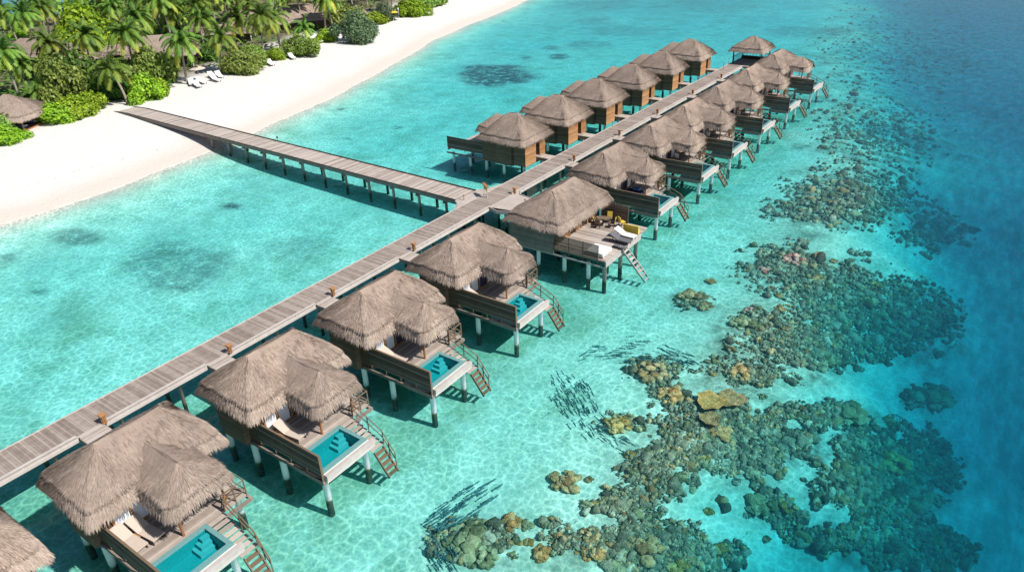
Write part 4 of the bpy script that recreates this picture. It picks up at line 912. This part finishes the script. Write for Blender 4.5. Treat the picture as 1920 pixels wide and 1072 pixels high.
NC = [(1062, 905, 34, 0, 'brown', 'round brown coral head alone on pale sand in the lower middle'), (1099, 898, 9, 5, 'brown', 'little coral ball right of the round brown coral head'), (958, 980, 22, 1, 'orange', 'tall golden brown coral knob at the bottom, right of the fish'), (985, 985, 16, 4, 'green', 'greenish coral beside the golden brown knob'),
 (880, 1015, 50, 4, 'green', 'wide olive coral mound below the fish at the bottom'), (905, 1045, 34, 2, 'green', 'olive coral mound at the bottom edge below the wide one'), (990, 1012, 11, 5, 'gold', 'small yellow green coral ball at the bottom'), (976, 1022, 7, 5, 'gold', 'tiny yellow coral ball beside the small yellow green one'), (1016, 1040, 20, 1, 'orange', 'golden brown coral column at the bottom middle'),
 (1105, 1005, 25, 2, 'brown', 'round pinkish brown brain coral, upper of two touching'), (1112, 1035, 27, 2, 'orange', 'round golden topped brain coral, lower of two touching'), (1205, 1030, 42, 0, 'brown', 'big brown coral colony at the bottom, right of the two brain corals'), (1232, 1015, 10, 5, 'orange', 'orange coral ball on top of the big brown colony'), (1268, 1065, 24, 1, 'gold', 'yellow coral at the bottom edge'),
 (1174, 987, 8, 5, 'orange', 'small orange coral ball on rubble'), (1212, 983, 8, 5, 'brown', 'small brown coral ball right of the orange one'), (1202, 868, 12, 5, 'orange', 'small orange brown coral alone at the left tip of the big reef'), (1160, 797, 30, 4, 'gold', 'pale yellow coral patch beside the middle fish school'), (1222, 700, 40, 2, 'brown', 'brown and gold coral cluster below the upper fish school'),
 (1256, 743, 30, 0, 'orange', 'golden orange coral cluster right of the pale patch'), (1240, 690, 18, 4, 'orange', 'orange tipped coral on the brown and gold cluster'), (1385, 700, 26, 0, 'orange', 'tan coral at the upper edge of the big reef'), (1345, 815, 28, 4, 'orange', 'rust coloured coral in the heart of the big reef'), (1320, 857, 16, 4, 'gold', 'golden orange coral in the big reef'), (1388, 866, 8, 2, 'pink', 'small pink coral on the lower right of the big reef'),
 (1450, 775, 12, 2, 'pink', 'small red brown coral on the right of the big reef'), (1461, 807, 7, 2, 'pink', 'tiny violet pink coral on the right of the big reef'), (1455, 797, 7, 5, 'gold', 'tiny yellow coral on the right of the big reef'), (1275, 895, 16, 1, 'green', 'olive coral knob at the lower left of the big reef'), (1470, 945, 24, 4, 'gold', 'yellow green branching coral beside the deep drop'), (1425, 945, 28, 3, 'green', 'dark green boulder coral left of the yellow green one'),
 (1340, 1025, 14, 5, 'gold', 'mustard coral ball near the bottom right reef'), (1328, 960, 11, 1, 'gold', 'small golden coral ball below the big reef'), (1665, 870, 34, 0, 'gold', 'golden topped coral mound inside the dark reef at lower right'), (1590, 775, 30, 3, 'green', 'rounded dark coral mound with a yellow top near the blue water'), (1745, 745, 30, 3, 'green', 'lone dark coral mound in the blue water'),
 (1300, 558, 28, 4, 'brown', 'flat brown coral patch left of the upper reef'), (1322, 575, 18, 4, 'brown', 'small brown coral right below the flat patch'), (1335, 526, 11, 5, 'orange', 'lone tan coral ball left of the upper reef'), (1407, 583, 13, 2, 'pink', 'round red coral at the edge of the upper reef'), (1434, 510, 16, 4, 'pink', 'pinkish coral at the upper left of the upper reef'), (1463, 580, 12, 1, 'orange', 'tan coral ball in the upper reef'),
 (1530, 522, 16, 4, 'orange', 'orange coral shelf in the upper reef'), (1638, 535, 15, 4, 'gold', 'gold coral ridge at the right of the upper reef'), (1400, 610, 30, 4, 'green', 'olive coral mound at the lower edge of the upper reef'), (1440, 612, 10, 1, 'brown', 'brown coral knob right of the olive mound'), (1490, 490, 26, 2, 'pink', 'patch of red coral in the upper reef'), (1557, 490, 8, 5, 'orange', 'tiny orange coral right of the red patch'),
 (1462, 620, 6, 5, 'orange', 'tiny orange coral below the upper reef'), (1570, 398, 10, 2, 'pink', 'red coral speck in the far reef'), (1440, 395, 14, 4, 'grey', 'grey coral patch at the left of the far reef')]
for a in NC: coral(*a)
# plate coral
p = at_bed(1332, 765); rd = random.Random(3)
for (dx, dy, r, lab) in ((0, 0, 26, 'large flat golden plate coral'), (38, -4, 24, 'brown plate coral with a ragged rim beside the golden one'), (-2, 34, 18, 'dull brown plate coral below the golden one')):
    q = at_bed(1332+dx, 762+dy); rr = r/F*(q-Vector((0, 0, CH))).length; B = MB(); n = 28; top = []; bot = []
    for k in range(n): a = 2*math.pi*k/n; w = rr*(1+.12*math.sin(3*a+dx)+.08*math.sin(7*a)); top.append((w*math.cos(a), w*math.sin(a), .45+.06*math.sin(4*a))); bot.append((w*.5*math.cos(a), w*.5*math.sin(a), 0))
    for k in range(n):
        j = (k+1) % n; B.face((top[k], top[j], (top[j][0]*.5, top[j][1]*.5, .38), (top[k][0]*.5, top[k][1]*.5, .38)), rd.uniform(.3, .6)); B.face(((top[k][0]*.5, top[k][1]*.5, .38), (top[j][0]*.5, top[j][1]*.5, .38), (0, 0, .34)), rd.uniform(.4, .7)); B.face((bot[k], bot[j], top[j], top[k]), .1)
    tag(B.build('plate_coral', 'coral_gold' if r == 26 else 'coral_brown', None, (q.x, q.y, q.z+.1)), lab, 'coral')
# unnamed heads over the reefs
def reef_at(px, py):
    s = 0
    for (cx, cy, rx, ry, w) in REEF:
        r = math.hypot((px-cx)/rx, (py-cy)/ry); s = max(s, w*(1-r) if r < 1 else 0)
    return s
rd = random.Random(8); got = 0
while got < 235:
    px = rd.uniform(820, 1900); py = rd.uniform(320, 1085)
    if rd.random() > reef_at(px, py)*1.6+.0: continue
    size = rd.uniform(5, 14.5)*(.45+.55*(py/1072)); size *= 1.25 if px > 1500 else 1
    deep = px > 1560 or py < 450
    mt = rd.choice(('green', 'grey', 'brown', 'green', 'brown', 'gold' if not deep else 'grey', 'grey'))
    coral(px, py, size, rd.randrange(6), mt, {'green': 'olive green', 'grey': 'grey brown', 'brown': 'brown', 'gold': 'dull gold'}[mt]+' lumpy coral head among the rubble of the '+('deeper dark reef' if deep else 'shallow reef'), 'coral heads packed over the reef', rd.uniform(.8, 1.4)); got += 1
# rubble
B = MB(); got = 0; Vc, Fc_ = ico(2)
NR = 230000; rx_ = RS.uniform(800, 1920, NR); ry_ = RS.uniform(0, 1090, NR); ww = np.zeros(NR)
for (cx, cy, rx, ry, w) in REEF:
    r = np.hypot((rx_-cx)/rx, (ry_-cy)/ry); ww = np.maximum(ww, np.where(r < 1, w*(1-r), 0))
keep = (ww > 0) & (RS.rand(NR) < (ww*2.0+.10)*(.15+.85*(ry_/1072)**1.3)); rx_ = rx_[keep]; ry_ = ry_[keep]; zz = np.full(len(rx_), -3.3)
def at_v(px, py, z):
    v = [(px-960)/F*RA[k]+(py-536)/F*DA[k]+FA[k] for k in range(3)]; tt = (z-CH)/v[2]; return v[0]*tt, v[1]*tt
for i in range(7): gx, gy = at_v(rx_, ry_, zz); zz = .5*zz+.5*height(gx, gy)
gx, gy = at_v(rx_, ry_, zz); wk = ww[keep]; ok = .55*fbm(gx/4.0, gy/4.0, 3, 3)+.45*fbm(gx/1.1, gy/1.1, 2, 13) > .535-.42*wk
gx, gy, zz, ry_, rx_ = gx[ok][:34000], gy[ok][:34000], zz[ok][:34000], ry_[ok][:34000], rx_[ok][:34000]; N_ = len(gx)
rr_ = .72*(.05+.19*RS.rand(N_)**2.6+.25*(RS.rand(N_) > .985))*(1+.5*(ry_ < 500)+.35*(rx_ > 1500)); tint = RS.rand(N_)
ii = np.arange(N_)[:, None]; k = 1+.22*np.sin(Vc[None, :, 0]*4+ii)+.18*np.sin(Vc[None, :, 1]*5+ii*2)+.13*np.sin(Vc[None, :, 2]*8+ii*3)
sx, sy = RS.uniform(.7, 1.5, (2, N_)); pile_ = .22*fbm(gx/1.1, gy/1.1, 3, 63)
Pn = np.stack([Vc[None, :, 0]*k*(rr_*sx)[:, None]+gx[:, None], Vc[None, :, 1]*k*(rr_*sy)[:, None]+gy[:, None], Vc[None, :, 2]*k*(rr_*.9)[:, None]+(zz+pile_)[:, None]], -1).reshape(-1, 3)
Fn = (np.array(Fc_)[None]+(np.arange(N_)*len(Vc))[:, None, None]).reshape(-1); nf_ = len(Fn)//3
me = bpy.data.meshes.new('coral_rubble'); me.vertices.add(len(Pn)); me.vertices.foreach_set('co', Pn.ravel()); me.loops.add(len(Fn)); me.loops.foreach_set('vertex_index', Fn.astype(np.int32))
me.polygons.add(nf_); me.polygons.foreach_set('loop_start', np.arange(0, nf_*3, 3, dtype=np.int32)); me.update(calc_edges=True)
a_ = me.attributes.new('rnd', 'FLOAT', 'FACE'); a_.data.foreach_set('value', np.repeat(tint, len(Fc_)).astype(np.float32))
for q in ('rubble', 'coral_green', 'coral_brown', 'coral_grey'): me.materials.append(M[q])
me.polygons.foreach_set('material_index', np.repeat(np.where(RS.rand(N_) < .5, 0, RS.randint(0, 4, N_)), len(Fc_)).astype(np.int32)); me.polygons.foreach_set('use_smooth', np.ones(nf_, bool))
tag(obj('coral_rubble', me), 'grey green coral rubble strewn over the reef between the heads', 'coral rubble', kind='stuff')

# ------------------------------------------------------------------ fish
def fish_mesh():
    B = MB(); pts = [(-.42, 0, 0), (-.3, 0, 0), (-.1, 0, 0), (.15, 0, 0), (.33, 0, 0), (.45, 0, 0)]; rr = [.012, .035, .065, .07, .045, .008]
    B.tube(pts, rr, 8, .5); B.v = [(x, y*.8, z*1.2) for x, y, z in B.v]
    B.box(-.56, -.40, -.09, .09, -.006, .006, .4); B.face(((-.02, 0, .07), (.12, 0, .08), (-.06, 0, .15)), .4)
    for s in (-1, 1): B.face(((.14, s*.05, -.01), (.06, s*.05, -.01), (.02, s*.13, -.03)), .4)
    return B.mesh('fish', 'fish', True)
FM = fish_mesh(); rd = random.Random(12)
def school(n, cx, cy, rx, ry, ang, lab, grp, bend=0):
    for i in range(n):
        a = rd.uniform(0, 6.28); r = math.sqrt(rd.random()); u = rx*r*math.cos(a); w = ry*r*math.sin(a); ca, sa = math.cos(R_(ang)), math.sin(R_(ang))
        w -= bend*(u/rx)**2
        px = cx+u*ca-w*sa; py = cy+u*sa+w*ca; th = R_(ang)-2*bend*u/rx**2*(-1)*-1+rd.gauss(0, .13)
        z = rd.uniform(-2.95, -2.6); p = at(px, py, z); q = at(px+10*math.cos(th), py+10*math.sin(th), z); o = obj('fish', FM, None, p, math.atan2(q.y-p.y, q.x-p.x), rd.uniform(.5, .74)); tag(o, lab, 'fish', grp)
school(56, 1195, 655, 100, 24, 6, 'slender dark fish of the upper school above the brown coral cluster', 'fish of the upper school', -14)
school(26, 1275, 672, 42, 18, 24, 'slender dark fish packed at the right end of the upper school', 'fish of the upper school')
school(76, 1085, 755, 72, 34, 58, 'slender dark fish of the middle school beside the pale coral patch', 'fish of the middle school')
school(24, 1165, 830, 55, 16, 35, 'slender dark fish trailing below the middle school', 'fish of the middle school')
school(68, 872, 945, 78, 26, -32, 'slender dark fish of the lower school swimming over pale sand', 'fish of the lower school')
school(24, 830, 1035, 40, 26, 60, 'slender dark fish curling at the bottom edge near the olive mound', 'fish of the bottom school')
S.render.film_transparent = False
